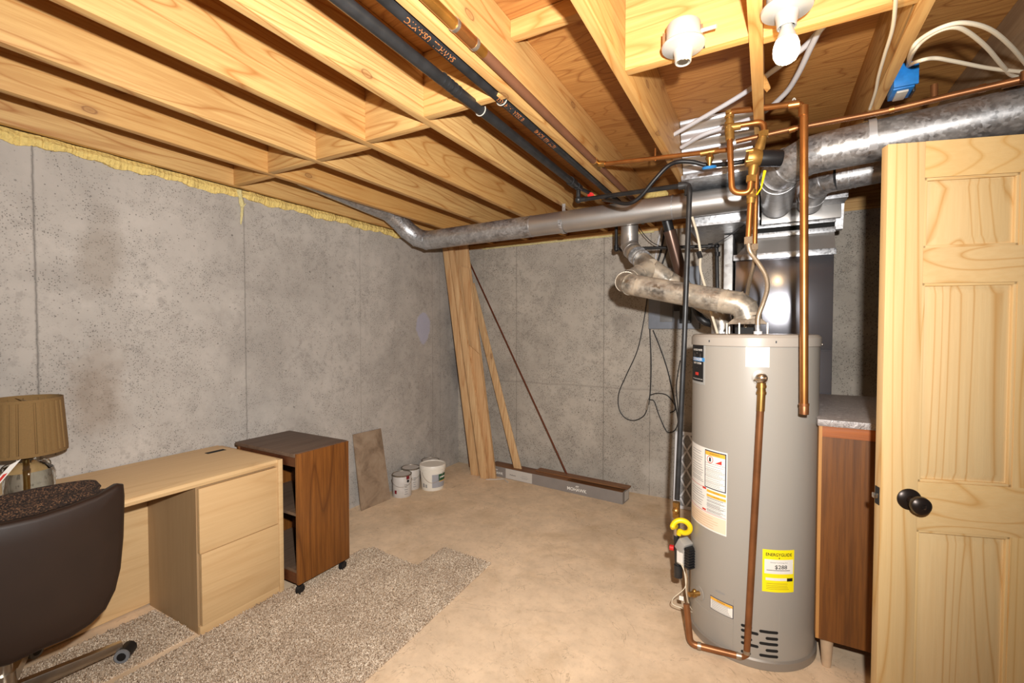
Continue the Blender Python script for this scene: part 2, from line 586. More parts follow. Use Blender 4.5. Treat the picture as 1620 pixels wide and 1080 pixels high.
def link_each(name, b, mat, parent=None, label=None, smooth=35):
    """one part per separate cluster of the builder's geometry"""
    bm = b.bm
    bm.verts.ensure_lookup_table()
    seen, isl = set(), []
    for v in bm.verts:
        if v in seen:
            continue
        st, comp = [v], []
        seen.add(v)
        while st:
            w = st.pop()
            comp.append(w)
            for e in w.link_edges:
                o = e.other_vert(w)
                if o not in seen:
                    seen.add(o)
                    st.append(o)
        lo = [min(c.co[i] for c in comp) - .0005 for i in range(3)]
        hi = [max(c.co[i] for c in comp) + .0005 for i in range(3)]
        isl.append([comp, lo, hi])
    merged = True
    while merged:
        merged = False
        for i in range(len(isl)):
            for j in range(i + 1, len(isl)):
                A, Bq = isl[i], isl[j]
                if all(A[1][k] <= Bq[2][k] and Bq[1][k] <= A[2][k] for k in range(3)):
                    A[0] += Bq[0]
                    A[1] = [min(x, y) for x, y in zip(A[1], Bq[1])]
                    A[2] = [max(x, y) for x, y in zip(A[2], Bq[2])]
                    isl.pop(j)
                    merged = True
                    break
            if merged:
                break
    for comp, _, _ in isl:
        keep = set(comp)
        q = B()
        mp = {v: q.bm.verts.new(v.co) for v in comp}
        for f in bm.faces:
            if f.verts[0] in keep:
                q.bm.faces.new([mp[v] for v in f.verts])
        link(name, q, mat, parent, label=label, smooth=smooth)
    bm.free()


def tag(o, label, cat, group=None, kind=None):
    o['label'] = label
    o['category'] = cat
    if group:
        o['group'] = group
    if kind:
        o['kind'] = kind
    return o


def struct(name, b, mat, parent=None, label=None, smooth=35):
    o = link(name, b, mat, parent, (0, 0, 0) if parent is None else None, smooth=smooth)
    if parent is None:
        o['kind'] = 'structure'
    if label:
        o['label'] = label
    return o


def thing(name, loc, label, cat, group=None):
    o = bpy.data.objects.new(name, None)
    o.empty_display_size = .05
    C.objects.link(o)
    o.location = loc
    o['_w'] = tuple(V(loc))
    return tag(o, label, cat, group)


def text_mesh(body, size, bold=0.0, spacing=1.0, align='CENTER'):
    cu = bpy.data.curves.new('t', 'FONT')
    cu.body = body
    cu.size = size
    cu.align_x = align
    cu.align_y = 'CENTER'
    cu.offset = bold
    cu.space_character = spacing
    cu.resolution_u = 3
    o = bpy.data.objects.new('t', cu)
    C.objects.link(o)
    dg = bpy.context.evaluated_depsgraph_get()
    me = bpy.data.meshes.new_from_object(o.evaluated_get(dg))
    bpy.data.objects.remove(o)
    return me


def flat_text(name, body, size, mat, parent, c, u, v, bold=0.0, sx=1.0, spacing=1.0):
    """text on a plane: centre c, right vector u, up vector v"""
    me = text_mesh(body, size, bold, spacing)
    u, v = V(u).normalized(), V(v).normalized()
    for vt in me.vertices:
        vt.co = V(c) + u * vt.co.x * sx + v * vt.co.y
    return link(name, me, mat, parent, smooth=0)


# ------------------------------------------------------------------ room
XL, YB, JB, SF, WT = -2.92, 4.03, 2.335, 2.60, 2.295
zz = (1, 1, 1)
M['wallL'] = concrete('concrete_left', (180, 173, 165), [(at(55, 400, x=XL).y, .0022, .8), (at(388, 500, x=XL).y, .0016, .7), (at(570, 500, x=XL).y, .0014, .45), (at(684, 500, x=XL).y, .0014, .5), (at(696, 500, x=XL).y, .0014, .45)], 1,
                      [(at(160, 370, x=XL).y, 1.8, .12, .26, .42, (136, 124, 110)), (at(155, 590, x=XL).y, 1.12, .16, .26, .5, (128, 110, 92)), (at(670, 522, x=XL).y, 1.48, .1, .17, .75, (174, 174, 194)),
                       (at(725, 600, x=XL).y, 1.1, .12, .5, .4, (112, 108, 110)), (at(470, 420, x=XL).y, 1.85, .5, .3, .22, (130, 124, 116))])
M['wallB'] = concrete('concrete_back', (180, 171, 159), [(at(817, 560, y=YB).x, .0018, .65), (at(955, 560, y=YB).x, .002, .7), (at(1028, 650, y=YB).x, .0016, .7), (at(765, 560, y=YB).x, .0015, .4)], 0,
                      [(at(985, 510, y=YB).x, 1.52, .12, .1, .35, (110, 102, 94)), (at(1035, 770, y=YB).x, .2, .13, .12, .35, (216, 208, 196)), (-2.75, .2, .2, .2, .25, (200, 190, 178))], hband=(at(880, 605, y=YB).z, .35), pk=1.25)
M['floor'] = concrete('concrete_floor', (240, 213, 180), floor=True)
M['wallR'] = concrete('concrete_right', (170, 164, 156), (), 1)

struct('floor', B().box(XL - .25, 2.2, -2.6, YB + .25, -.12, 0), 'floor', label='bare tan concrete basement floor', smooth=0)
struct('wall_left', B().box(XL - .25, XL, -2.6, YB, 0, WT), 'wallL', label='poured concrete wall with pits and vertical form seams', smooth=0)
struct('wall_back', B().box(XL - .25, 2.2, YB, YB + .25, 0, WT), 'wallB', label='far concrete wall behind the leaning boards', smooth=0)
struct('wall_right', B().box(1.75, 2.0, 2.2, YB, 0, WT), 'wallR', smooth=0)
sub = struct('ceiling', B().box(XL - .25, 2.2, -.7, YB + .25, SF, SF + .02), 'ply', label='underside of the plywood subfloor', smooth=0)
struct('trim_1', B().box(XL - .14, XL - .002, -.7, YB, WT, JB - .0005).box(XL - .14, XL - .06, -.7, YB, JB, SF), 'joist', label='sill plate on the left wall', smooth=0)
struct('trim_2', B().box(XL + .0, 2.0, YB + .002, YB + .14, WT, JB - .0005), 'block', label='sill plate on the back wall', smooth=0)
struct('trim_3', B().box(XL, 2.0, YB + .06, YB + .1, JB, SF), 'block', label='rim joist above the back wall', smooth=0)

# joists: (left x, label)
W = .038
JX = [(-2.906, 'ceiling joist against the left concrete wall, above the yellow insulation'),
      (-2.51, 'ceiling joist second from the left wall, next to the short grey duct'),
      (-2.105, 'ceiling joist third from the left wall, over the desk'),
      (-1.697, 'ceiling joist fourth from the left wall, wavy grain'),
      (-1.297, 'ceiling joist fifth from the left wall, with large knots, left of the black pipes'),
      (-.883, 'ceiling joist between the printed black pipe and the brown copper pipe'),
      (-.472, 'ceiling joist left of the empty lamp holder'),
      (-.058, 'narrow looking ceiling joist between the empty lamp holder and the lit bulb'),
      (.349, 'ceiling joist with the blue outlet box on its side'),
      (.752, 'grey weathered ceiling joist at the right edge behind the cream cables'),
      (1.158, 'ceiling joist right of the view')]
M['joistgrey'] = wood('grey_joist', (176, 152, 122), (140, 112, 84), 1, ring=8, contrast=.6)
for i, (x, lb) in enumerate(JX[:10]):
    y1 = YB + .055
    o = link('ceiling_joist', B().box(x, x + W, -.7, y1, JB, SF - .001, .002), 'joistgrey' if i == 9 else 'joist', origin=(x, -.7, JB))
    tag(o, lb, 'joist', 'ceiling joists')


def block(i, px, py, lb, y=None, mat='block', th=.038, x1=None, z0=JB + .001):
    yy = at(px, py, z=JB).y if y is None else y
    a = JX[i][0] + W + .0005
    b = JX[i + 1][0] - .0005 if x1 is None else x1
    o = link('joist_blocking', B().box(a, b, yy, yy + th, z0, SF - .002, .002), mat, origin=(a, yy, z0))
    tag(o, lb, 'blocking', 'solid blocking between the joists')
    return yy


block(0, 369.5, 293, 'wood blocking between the two joists nearest the left wall')
block(1, 417.5, 275, 'mottled wood blocking, second from the left wall')
block(2, 499.5, 253, 'wood blocking, third from the left wall')
block(3, 575.5, 224, 'pale wood blocking, fourth from the left wall')
block(4, 695, 178, 'wood blocking behind the hanging black pipes')
yG = block(5, 806, 67, 'shallow wood blocking high beside the brown copper pipe, at the top of the view', y=1.5, z0=2.535)
yH = block(6, 988, 112, 'yellow wood blocking carrying the empty lamp holder')
yI = block(7, 1205, 40, 'wood blocking behind the lit bulb', y=1.60)
block(8, 1480, 16, 'wood blocking right of the outlet box joist', y=1.42)

# insulation over the left sill
b = B()
ny = 420
rings = []
for k in range(ny + 1):
    y = .2 + (3.12 - .2) * k / ny
    w = .016 + .007 * random.random() + .006 * math.sin(k * .23) + .005 * math.sin(k * .061 + 1)
    dz = .007 * math.sin(k * .11) + .005 * math.sin(k * .37) + .004 * random.random()
    if 1.45 < y < 1.75:
        w *= .45
    rings.append([(XL + .002, y, WT - .012 - dz), (XL + w, y, WT - .016 - dz), (XL + w + .012, y, WT + .01), (XL + w * .8, y, JB - .004), (XL + .002, y, JB - .002)])
b.rings(rings)
tag(link('insulation_strip', b, 'insul', smooth=0), 'yellow fibreglass insulation strip squeezed under the joist along the left wall', 'insulation')
pts = [at(378, 301, x=XL + .02), at(381, 315, x=XL + .022), at(383, 330, x=XL + .015), at(381, 355, x=XL + .012)]
b = B().tube(spline(pts, 5), .01, 7, radii=[.018, .016, .014, .013, .012, .013, .015, .016, .014, .011, .009, .008, .009, .007, .006, .003][:len(spline(pts, 5))])
b.tube([at(382, 328, x=XL + .02), at(389, 322, x=XL + .03)], .008, 6, radii=[.009, .003])
tag(link('insulation_scrap', b, 'insulold'), 'scrap of yellow insulation dangling down the left wall', 'insulation')
b = B()
rings = []
for k in range(41):
    x = -2.6 + 1.75 * k / 40
    w = .004 + .008 * random.random()
    rings.append([(x, YB - .001, WT - .012), (x, YB - w, WT - .008 - .006 * random.random()), (x, YB - w, WT + .004), (x, YB - .001, WT + .006)])
b.rings(rings)
tag(link('insulation_strip', b, 'insulold', smooth=0), 'thin pale foam strip along the top of the far wall', 'insulation')
b = B().sphere(at(1035, 310, y=3.6), .09, (1.2, .5, .6), 14)
tag(link('insulation_wad', b, 'insul', smooth=0), 'wad of yellow insulation stuffed above the round duct', 'insulation')

# ------------------------------------------------------------------ ducts
def rings_on(b, pts, r, h=.004, w=.006):
    for (p, d) in pts:
        d = V(d).normalized()
        b.cyl(V(p) - d * w, V(p) + d * w, r + h, seg=32)


def gore(pts, r, name, mat, parent, seg=28):
    """gored elbow: few straight gores with raised seams"""
    b = B()
    b.tube(pts, r, seg)
    for i in range(1, len(pts) - 1):
        t = ((V(pts[i + 1]) - V(pts[i])).normalized() + (V(pts[i]) - V(pts[i - 1])).normalized()).normalized()
        b.cyl(V(pts[i]) - t * .003, V(pts[i]) + t * .003, r * 1.03 + .001, seg=seg)
    return link(name, b, mat, parent, smooth=40)


# long six-inch duct under the joists
yD = 3.0
zD0, zD1 = at(700, 377, y=yD).z, at(1119, 320.5, y=yD).z
x0 = -2.42
dt = thing('round_duct', (x0, yD, 2.2), 'long round grey metal duct running below the joists across the room', 'duct')
slope = (zD1 - zD0) / (at(1119, 320, y=yD).x - at(700, 377, y=yD).x)


def dz_(x):
    return zD0 + (x - at(700, 377, y=yD).x) * slope


seamx = [at(842, 365, y=yD).x, at(1065, 325, y=yD).x]
link('duct_pipe', B().cyl((x0, yD, dz_(x0)), (seamx[0], yD, dz_(seamx[0])), .0765, seg=40), 'galvold', dt, label='mottled galvanized section')
link('duct_pipe', B().cyl((seamx[0], yD, dz_(seamx[0])), (-.05, yD, dz_(-.05)), .0752, seg=40), 'galvduct', dt, label='smooth grey section')
b = B()
for sx in seamx:
    rings_on(b, [((sx, yD, dz_(sx)), (1, 0, 0))], .0755, .002, .003)
link_each('duct_seam', b, 'galv', dt)
zt = 2.44
e = [V((x0, yD, dz_(x0))), V((x0 - .07, yD - .005, dz_(x0) + .0)), V((x0 - .15, yD - .03, dz_(x0) + .025)), V((x0 - .21, yD - .09, dz_(x0) + .085)), V((x0 - .235, yD - .16, dz_(x0) + .15)), V((-2.665, yD - .26, 2.395))]
gore(e, .0765, 'duct_elbow', 'galv', dt)
link('duct_branch', B().cyl((-2.665, yD - .25, 2.392), (-2.68, 1.95, 2.47), .074, seg=32), 'galvold', dt, label='dark branch pipe tucked between the joists')
b = B()
sxp = at(892, 340, y=yD).x
ring = [(sxp, yD + .08 * math.cos(a), dz_(sxp) + .08 * math.sin(a)) for a in [PI * k / 12 for k in range(-12, 7)]]
for k in range(len(ring) - 1):
    p, q = V(ring[k]), V(ring[k + 1])
    b.hexa([p + V((-.012, 0, 0)), p + V((.012, 0, 0)), q + V((.012, 0, 0)), q + V((-.012, 0, 0))], [(V(z) - V((sxp, yD, dz_(sxp)))) * 1.02 + V((sxp, yD, dz_(sxp))) for z in (p + V((-.012, 0, 0)), p + V((.012, 0, 0)), q + V((.012, 0, 0)), q + V((-.012, 0, 0)))])
b.box(sxp - .012, sxp + .012, yD + -.002, yD, dz_(sxp) + .078, JB)
link('hanger_strap', b, 'galv', dt, label='perforated hanger strap')

# big duct at the right with elbow into the plenum
yb = 2.42
p0, p1 = at(1305, 240, y=yb + .02), at(1640, 170, y=yb - .05)
p1 = p0 + (p1 - p0) * 1.9
dr = (p1 - p0).normalized()
bd = thing('round_duct', p0, 'large mottled galvanized duct sweeping to the right above the pine door', 'duct')
RB = .083
b = B().cyl(p0 - dr * .01, p1, RB, seg=44)
link('duct_pipe', b, 'galvold', bd)
sp_ = at(1380, 222, y=yb)
b = B()
b.cyl(sp_ - dr * .013, sp_ + dr * .013, RB * 1.02 + .001, seg=44)
link('foil_tape', b, plain('foil_tape', (214, 216, 220), .3, .6), bd, label='strip of foil tape around the pipe')
e = [p0, p0 - dr * .07 + V((0, .008, -.002)), p0 - dr * .13 + V((0, .05, -.012)), p0 - dr * .165 + V((0, .12, -.022)), V((p0.x - .17, 2.66, p0.z - .02)), V((p0.x - .17, 3.17, p0.z - .03))]
gore(e, RB, 'duct_elbow', 'galvold', bd, 36)
# smaller duct beneath
q0, q1 = at(1325, 281, y=2.8), at(1420, 262, y=2.75)
d2 = (q1 - q0).normalized()
sd = thing('round_duct', q0, 'smaller round duct below the large one, half hidden by the pine door', 'duct')
link('duct_pipe', B().cyl(q0, q1 + d2 * .7, .064, seg=32), 'galvold', sd)
gore([q0, q0 - d2 * .05 + V((0, .01, 0)), q0 - d2 * .085 + V((0, .05, -.012)), V((q0.x - .09, 3.02, q0.z - .02)), V((q0.x - .09, 3.19, q0.z - .02))], .064, 'duct_elbow', 'galvold', sd)
b = B()
rings_on(b, [(q0 + d2 * .05, d2), (q0 + d2 * .07, d2)], .064, .002, .003)
link_each('duct_seam', b, 'galv', sd)

# return plenum in the joist bay and the box below it
rp = thing('return_plenum', (-.25, 3.3, 2.1), 'galvanized sheet metal plenum rising between joists behind the copper pipes', 'plenum')
hx0, hx1 = -.43, -.062
b = B().hexa([(hx0, 2.80, 2.338), (hx1, 2.80, 2.338), (hx1, 3.6, 2.338), (hx0, 3.6, 2.338)], [(hx0, 2.67, SF - .004), (hx1, 2.67, SF - .004), (hx1, 3.6, SF - .004), (hx0, 3.6, SF - .004)])
link('boot', b, 'ribgalv', rp)
link('boot_lip', B().box(hx0 - .01, hx1 + .004, 2.79, 3.1, 2.31, 2.337, .002), 'brightgalv', rp)
b = B().box(hx0 - .02, -.045, 3.1, 3.85, 2.105, 2.305, .002)
b.box(hx0 - .025, -.04, 3.092, 3.1, 2.1, 2.115).box(hx0 - .025, -.04, 3.07, 3.1, 2.28, 2.3)
link('duct_box', b, 'galv', rp)

# furnace
fx0, fx1, fy0 = -.18, .346, 3.3
fn = thing('furnace', (.083, 3.6, 0), 'grey sheet metal furnace cabinet behind the water heater', 'furnace')
link('cabinet', B().box(fx0, fx1, fy0, 3.98, 0, 1.905, .004), 'furn', fn)
link('front_panel', B().box(fx0 + .003, fx1 - .003, fy0 - .012, fy0, 1.33, 1.9, .003), 'furn', fn, label='upper grey sheet panel')
link('front_panel', B().box(fx0 + .003, fx1 - .003, fy0 - .012, fy0, .06, 1.322, .003), 'furn', fn, label='lower grey sheet panel')
link('screw', B().sphere((fx1 - .05, fy0 - .012, 1.36), .006, (1, .6, 1), 10), 'chrome', fn)
b = B().hexa([(fx0 - .01, fy0 - .02, 1.91), (fx1 + .005, fy0 - .02, 1.91), (fx1 + .005, 3.98, 1.91), (fx0 - .01, 3.98, 1.91)], [(fx0 + .1, fy0 + .02, 2.035), (fx1 + .002, fy0 + .02, 2.035), (fx1 + .002, 3.98, 2.035), (fx0 + .1, 3.98, 2.035)])
link('transition', b, 'galvduct', fn, label='sloped sheet metal transition on top')
b = B().box(fx0 - .012, fx1 + .008, fy0 - .028, fy0 - .012, 1.893, 1.93, .002).box(fx0 + .09, fx1 + .006, fy0 + .0, fy0 + .03, 2.03, 2.06, .002)
b.box(fx0 + .09, fx1 + .004, fy0 - .02, fy0 + .01, 2.085, 2.105, .002)
link_each('flange', b, 'galv', fn, label='bright drive cleats')
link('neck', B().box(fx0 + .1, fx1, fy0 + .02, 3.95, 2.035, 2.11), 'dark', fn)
b = B().box(fx0 + .145, fx1 + .03, fy0 - .01, 3.95, 2.11, 2.19, .002)
link('duct_section', b, 'galvduct', fn)
b = B().box(-.035, fx1 + .045, 3.15, 3.95, 2.19, JB - .003, .002)
link('supply_plenum', b, 'galv', fn, label='spangled galvanized box below the joists')
b = B().hexa([(fx1 + .005, 3.34, 2.05), (fx1 + .045, 3.34, 2.05), (fx1 + .045, 3.4, 2.05), (fx1 + .005, 3.4, 2.05)], [(fx1 + .005, 3.3, 2.19), (fx1 + .045, 3.3, 2.19), (fx1 + .045, 3.4, 2.19), (fx1 + .005, 3.4, 2.19)])
link('bracket', b, 'galv', fn)
rd = thing('return_drop', (-.26, 3.6, 0), 'narrow white grey metal return air panel left of the furnace', 'duct')
link('panel', B().box(at(1145, 420, y=3.45).x, fx0 - .025, 3.45, 3.95, 0, 2.095, .003), galv('pale_sheet', (214, 214, 214), .45, .5, 30, (210, 206, 200)), rd)

# ------------------------------------------------------------------ vent pipes
vp = thing('vent_pipe', (-.07, 2.44, 1.42), 'dusty metal flue running from the water heater to a wye', 'flue')
RV = .058
hc = V((-.055, 2.44, 0))
J0 = V((hc.x, 2.44, 1.625))
Lf = at(1010, 452, y=2.52)
dirv = (Lf - at(1160, 482, y=2.44)).normalized()
A = at(1148, 477, y=2.44)
# elbow down onto the hood
top = A + (Lf - A) * .08
ux_ = (Lf - A).normalized()
B0 = A - ux_ * .0
ex_ = -.078
gore([V((ex_, 2.44, 1.49)), V((ex_, 2.44, A.z - .075)), V((ex_ - .012, 2.44, A.z - .035)), V((ex_ - .045, 2.44, A.z - .009)), A, A + ux_ * .05], RV, 'vent_elbow', 'vent', vp)
link('horizontal_run', B().cyl(A + (Lf - A) * .04, Lf, RV, seg=36), 'vent', vp)
wy = at(1030, 424, y=2.85)
e = [Lf, Lf + (Lf - A).normalized() * .05, at(990, 446, y=2.6) + V((0, 0, 0)), at(996, 442, y=2.7), at(1012, 434, y=2.8), wy]
gore(e, RV, 'vent_elbow', 'vent', vp)
up0, up1 = at(1004, 400, y=3.1), at(996, 388, y=3.15)
b = B().tube([wy, at(1015, 412, y=2.97), up0], RV, 28)
b.tube([wy, at(1055, 442, y=2.9)], RV, 28)
link('wye_fitting', b, 'vent', vp, label='grey wye fitting')
gore([up0, at(1000, 396, y=3.125), up1, at(996, 372, y=3.15)], RV * 1.02, 'vent_elbow', 'galvduct', vp)
link('riser', B().cyl(at(996, 378, y=3.15), at(996, 338, y=3.15), RV, seg=32), 'galvduct', vp, label='upright grey riser behind the long duct')
b = B()
for p, q in ((at(1008, 404, y=2.98), wy), (at(1015, 410, y=2.95), wy), (at(1050, 438, y=2.9), wy), (at(1046, 436, y=2.9), wy)):
    d = (q - p).normalized()
    rings_on(b, [(p, d)], RV, .003, .004)
link_each('crimp_ring', b, 'galv', vp, label='bright crimp rings')
f2 = thing('furnace_flue', at(1142, 530, y=2.95), 'second metal flue below the dusty one, turning down behind the heater', 'flue')
g0 = at(1055, 442, y=2.92)
g1 = at(1118, 482, y=2.98)
link('sloped_run', B().cyl(g0, g1, RV, seg=30), 'vent', f2)
gore([g1, at(1130, 489, y=2.99), at(1139, 500, y=3.0), at(1142, 514, y=3.0), at(1142, 524, y=3.0)], RV, 'flue_elbow', 'vent', f2)
link('drop', B().cyl(at(1142, 522, y=3.0), at(1142, 522, y=3.0) - V((0, 0, .3)), RV, seg=30), 'galv', f2)
b = B().tube(spline([at(1098, 468, y=3.1), at(1102, 492, y=3.08), at(1114, 508, y=3.06), at(1135, 513, y=3.1)], 6), .024, 14)
tag(link('black_elbow_pipe', b, 'hose'), 'thick black plastic pipe bending behind the dusty flue', 'pipe')
# conduit
cd = thing('insulated_pipe', at(1085, 465, y=3.3), 'thick brown slanted pipe with black ends behind the gas pipe', 'pipe')
c0, c1 = at(1052, 338, y=3.1), at(1087, 468, y=3.25)
link('sleeve', B().cyl(c0 + (c1 - c0) * .2, c0 + (c1 - c0) * .88, .039, seg=26), plain('brown_sleeve', (108, 84, 72), .3, .6, .2, 6), cd)
link('end_sleeve', B().cyl(c0, c0 + (c1 - c0) * .21, .032, seg=24), 'blackplastic', cd)
link('end_sleeve', B().cyl(c0 + (c1 - c0) * .89, c1, .034, seg=24), 'blackplastic', cd)
bp = thing('drain_line', at(975, 392, y=3.4), 'thin black pipe crossing behind the flue at the far wall', 'pipe')
link('pipe', B().tube(fillet([at(975, 350, y=3.4), at(975, 394, y=3.4), at(1134, 389, y=3.4), at(1135, 470, y=3.4)], .03), .012, 12), 'black', bp)
b = B()
for p, d in ((at(975, 391, y=3.4), (0, 0, 1)), (at(985, 394, y=3.4), (1, 0, 0)), (at(1124, 389, y=3.4), (1, 0, 0)), (at(1135, 402, y=3.4), (0, 0, 1))):
    d = V(d)
    b.cyl(p - d * .014, p + d * .014, .018, seg=14)
b.sphere(at(975, 394, y=3.4), .019).sphere(at(1134, 389, y=3.4), .019)
link_each('elbow_fitting', b, 'blackplastic', bp)

# ------------------------------------------------------------------ black steel pipes under the joists
def pipe_text(parent, body, p, d, r, size, toward):
    """text wrapped round a pipe with axis d"""
    me = text_mesh(body, size, .0)
    d = V(d).normalized()
    n = V(toward)
    n = (n - d * n.dot(d)).normalized()
    w = n.cross(d)
    for v in me.vertices:
        a = v.co.y / r
        v.co = V(p) + d * v.co.x + (n * math.cos(a) + w * math.sin(a)) * (r + .0006)
    return link('printed_text', me, 'orangeprint', parent, smooth=0)


a0, a1 = at(540, 0, z=2.335), at(905, 288, z=2.335)
da = (a1 - a0).normalized()
g1_ = thing('gas_pipe', a1, 'thick black steel gas pipe hanging left of the printed pipe, with a red handled valve', 'pipe')
link('pipe', B().cyl(a0 - da * 1.6, a1, .0205, seg=24), 'black', g1_)
b = B()
for k in range(5):
    p = at(700 + k * 6, 125 + k * 5, z=2.335)
    b.cyl(p - da * .003, p + da * .003, .0222, seg=20)
b.cyl(a1 - da * .03, a1 + da * .035, .026, seg=18)
link_each('coupling', b, 'black', g1_)
tee = a1 + da * .11
v0 = at(937, 307, z=2.325)
b = B().cyl(a1 + da * .03, tee + da * .03, .016, seg=16).cyl(tee - da * .03, tee + da * .02, .022, seg=16)
b.tube(fillet([tee, tee - V((0, 0, .08)), tee - V((0, 0, .08)) + V((.06, 0, 0))], .02), .014, 14)
b.sphere(tee - V((0, 0, .078)), .021)
link('tee_fitting', b, 'black', g1_)
b = B().cyl(tee + da * .03, v0, .011, seg=14)
link('nipple', b, 'black', g1_)
dv = (at(950, 314, z=2.30) - v0).normalized()
link('valve_body', B().cyl(v0 - dv * .015, v0 + dv * .04, .017, seg=16).cyl(v0 + dv * .04, v0 + dv * .085, .012, seg=14), 'brass', g1_)
link('valve_handle', B().lathe([(.004, 0), (.02, .002), (.022, .008), (.004, .012)], v0 + V((0, -.022, -.012)), (0, -.8, -.6), 16), 'red', g1_, label='red valve wheel')
# riser line across to the heater
gr0 = tee - V((0, 0, .08)) + V((.05, 0, 0))
gt = at(1089, 292, y=2.385)
yg = 2.365
gline = thing('gas_line', at(1071, 900, y=yg), 'thin black gas pipe crossing over and dropping down beside the water heater', 'pipe')
gd = [gr0, gt + V((-.02, 0, 0)), gt, at(1091, 300, y=yg), at(1083, 530, y=yg), at(1071, 790, y=yg)]
link('pipe', B().tube(fillet(gd, .025), .0125, 14), 'black', gline)
link('elbow_fitting', B().tube(fillet([gt - V((.045, 0, 0)), gt, gt - V((0, 0, .05))], .03), .0185, 16), 'black', gline)
gv = at(1070, 800, y=yg)
gb = at(1070, 846, y=yg)
link('shutoff_valve', B().cyl(gv + V((0, 0, .02)), gv - V((0, 0, .06)), .018, seg=8).sphere(gv - V((0, .012, .02)), .018), 'brass', gline)
link('steel_nipple', B().cyl(gv - V((0, 0, .06)), gb, .013, seg=14).cyl(gv - V((0, 0, .075)), gv - V((0, 0, .11)), .018, seg=10), 'chrome', gline)
lo = at(1072, 862, y=yg)
link('drip_leg', B().cyl(gb, at(1073, 905, y=yg), .014, seg=14).cyl(at(1073, 893, y=yg), at(1073, 912, y=yg), .02, seg=14), 'black', gline)
hos = []
cc = at(1079, 832, y=yg - .04)
for k in range(0, 15):
    a = math.radians(200 - k * 22)
    hos.append(cc + V((math.cos(a) * .038, -.01 + k * .004 - .03, math.sin(a) * .036)))
hos = [gv - V((.0, .0, .1))] + hos[1:] + [at(1074, 845, y=yg - .02)]
link('flex_connector', B().tube(spline(hos, 3), .0125, 14), 'yellow', gline, label='looped yellow gas connector')
# hangers on the pipes
h0, h1 = at(640, 0 + 12, z=2.36), at(985, 300, z=2.36)
h0 = V((-.917, .95, 2.36)); h1 = V((-.917, 3.6, 2.36))
g2_ = thing('steel_pipe', h1, 'printed black steel pipe snug against the joist, right of the other black pipe', 'pipe')
link('pipe', B().cyl((-.917, -.6, 2.352), (-.917, 3.9, 2.352), .0205, seg=24), 'black', g2_)
pipe_text(g2_, 'SAWHILL  USA-MTC', (-.917, 1.12, 2.352), (0, -1, 0), .0205, .026, (.5, -.3, -1))
pipe_text(g2_, '01252A  1-1/4  A53', (-.917, 1.62, 2.352), (0, -1, 0), .0205, .026, (.5, -.3, -1))
pipe_text(g2_, 'ASTM  A53  SCH 40', (-.917, 1.95, 2.352), (0, -1, 0), .0205, .026, (.5, -.3, -1))
for (pt, r, lb, zt_) in ((at(763, 173, z=2.335), .0205, 'white wire hanger looped under the left black pipe', None), (at(790, 158, z=2.352), .0205, 'white wire hanger looped under the printed black pipe', None)):
    if 'printed' in lb:
        pt = V((-.917, pt.y, 2.352))
    else:
        pt = a0 + da * ((pt - a0).dot(da))
    loop = [pt + V((math.cos(a) * (r + .003), 0, math.sin(a) * (r + .003))) for a in [math.radians(x) for x in range(-200, 21, 20)]]
    loop = [loop[0] + V((0, 0, .16))] + loop
    tag(link('wire_hanger', B().tube(loop, .0022, 8), 'white'), lb, 'pipe hanger', 'wire pipe hangers')

# brown copper main beside joist
cm = thing('copper_main', (-.82, 2.4, 2.36), 'fat tarnished brown copper pipe running along the joist toward the far wall', 'pipe')
xm = -.822
ysec = at(775, 80, z=2.357).y
link('pipe', B().cyl((xm, -.6, 2.357), (xm, ysec, 2.357), .0175, seg=20), plain('ochre_copper', (176, 120, 50), .36, .6, .45, 12), cm, label='ochre tarnished pipe section')
link('pipe', B().cyl((xm, ysec, 2.357), (xm, 3.9, 2.357), .0172, seg=20), plain('dull_brown_pipe', (132, 88, 62), .55, .2, .2, 8), cm, label='dull reddish brown pipe section')
yc = at(728, 40, z=2.357).y
link('repair_coupling', B().cyl((xm, yc - .01, 2.357), (xm, yc + .09, 2.357), .0195, seg=20), 'copper', cm)
link_each('solder_ring', B().cyl((xm, yc - .016, 2.357), (xm, yc - .004, 2.357), .0205, seg=20).cyl((xm, yc + .085, 2.357), (xm, yc + .1, 2.357), .0205, seg=20), 'solder', cm)
yt = at(945, 262, z=2.345).y
tp = V((xm, yt, 2.357))
link('tee_fitting', B().cyl(tp - V((0, .05, 0)), tp + V((0, .05, 0)), .02, seg=18).tube([tp, tp + V((.05, 0, -.012))], .017, 16), 'brass', cm)
# copper line to the pump
cl = thing('copper_line', tp + V((.4, 0, -.05)), 'thin copper pipe with a blue drain valve leading to the pump', 'pipe')
e0 = tp + V((.04, 0, -.01)); e1 = at(1160, 236, y=2.33)
link('pipe', B().cyl(e0, e1, .0112, seg=16), 'copper', cl)
vv = at(1123, 244, y=2.35)
vv = e0 + (e1 - e0) * ((vv.x - e0.x) / (e1.x - e0.x))
link('valve_body', B().cyl(vv - V((.04, 0, 0)), vv + V((.04, 0, 0)), .015, seg=14).lathe([(.012, 0), (.016, -.02), (.02, -.03), (.013, -.045), (.006, -.07)], vv, (0, 0, 1), 14), 'brass', cl)
link('valve_handle', B().lathe([(.006, 0), (.03, .003), (.034, .009), (.03, .015), (.006, .017)], vv - V((0, .01, .085)), (0, -.25, 1), 10), 'bluewheel', cl, label='blue valve handwheel')
tag(link('steel_strap', B().tube([e0 + (e1 - e0) * .44 + V((0, 0, -.014)), e0 + (e1 - e0) * .44 + V((.0, .0, .05))], .004, 8), 'copper'), 'small copper strap holding the thin copper pipe to the joist', 'strap')
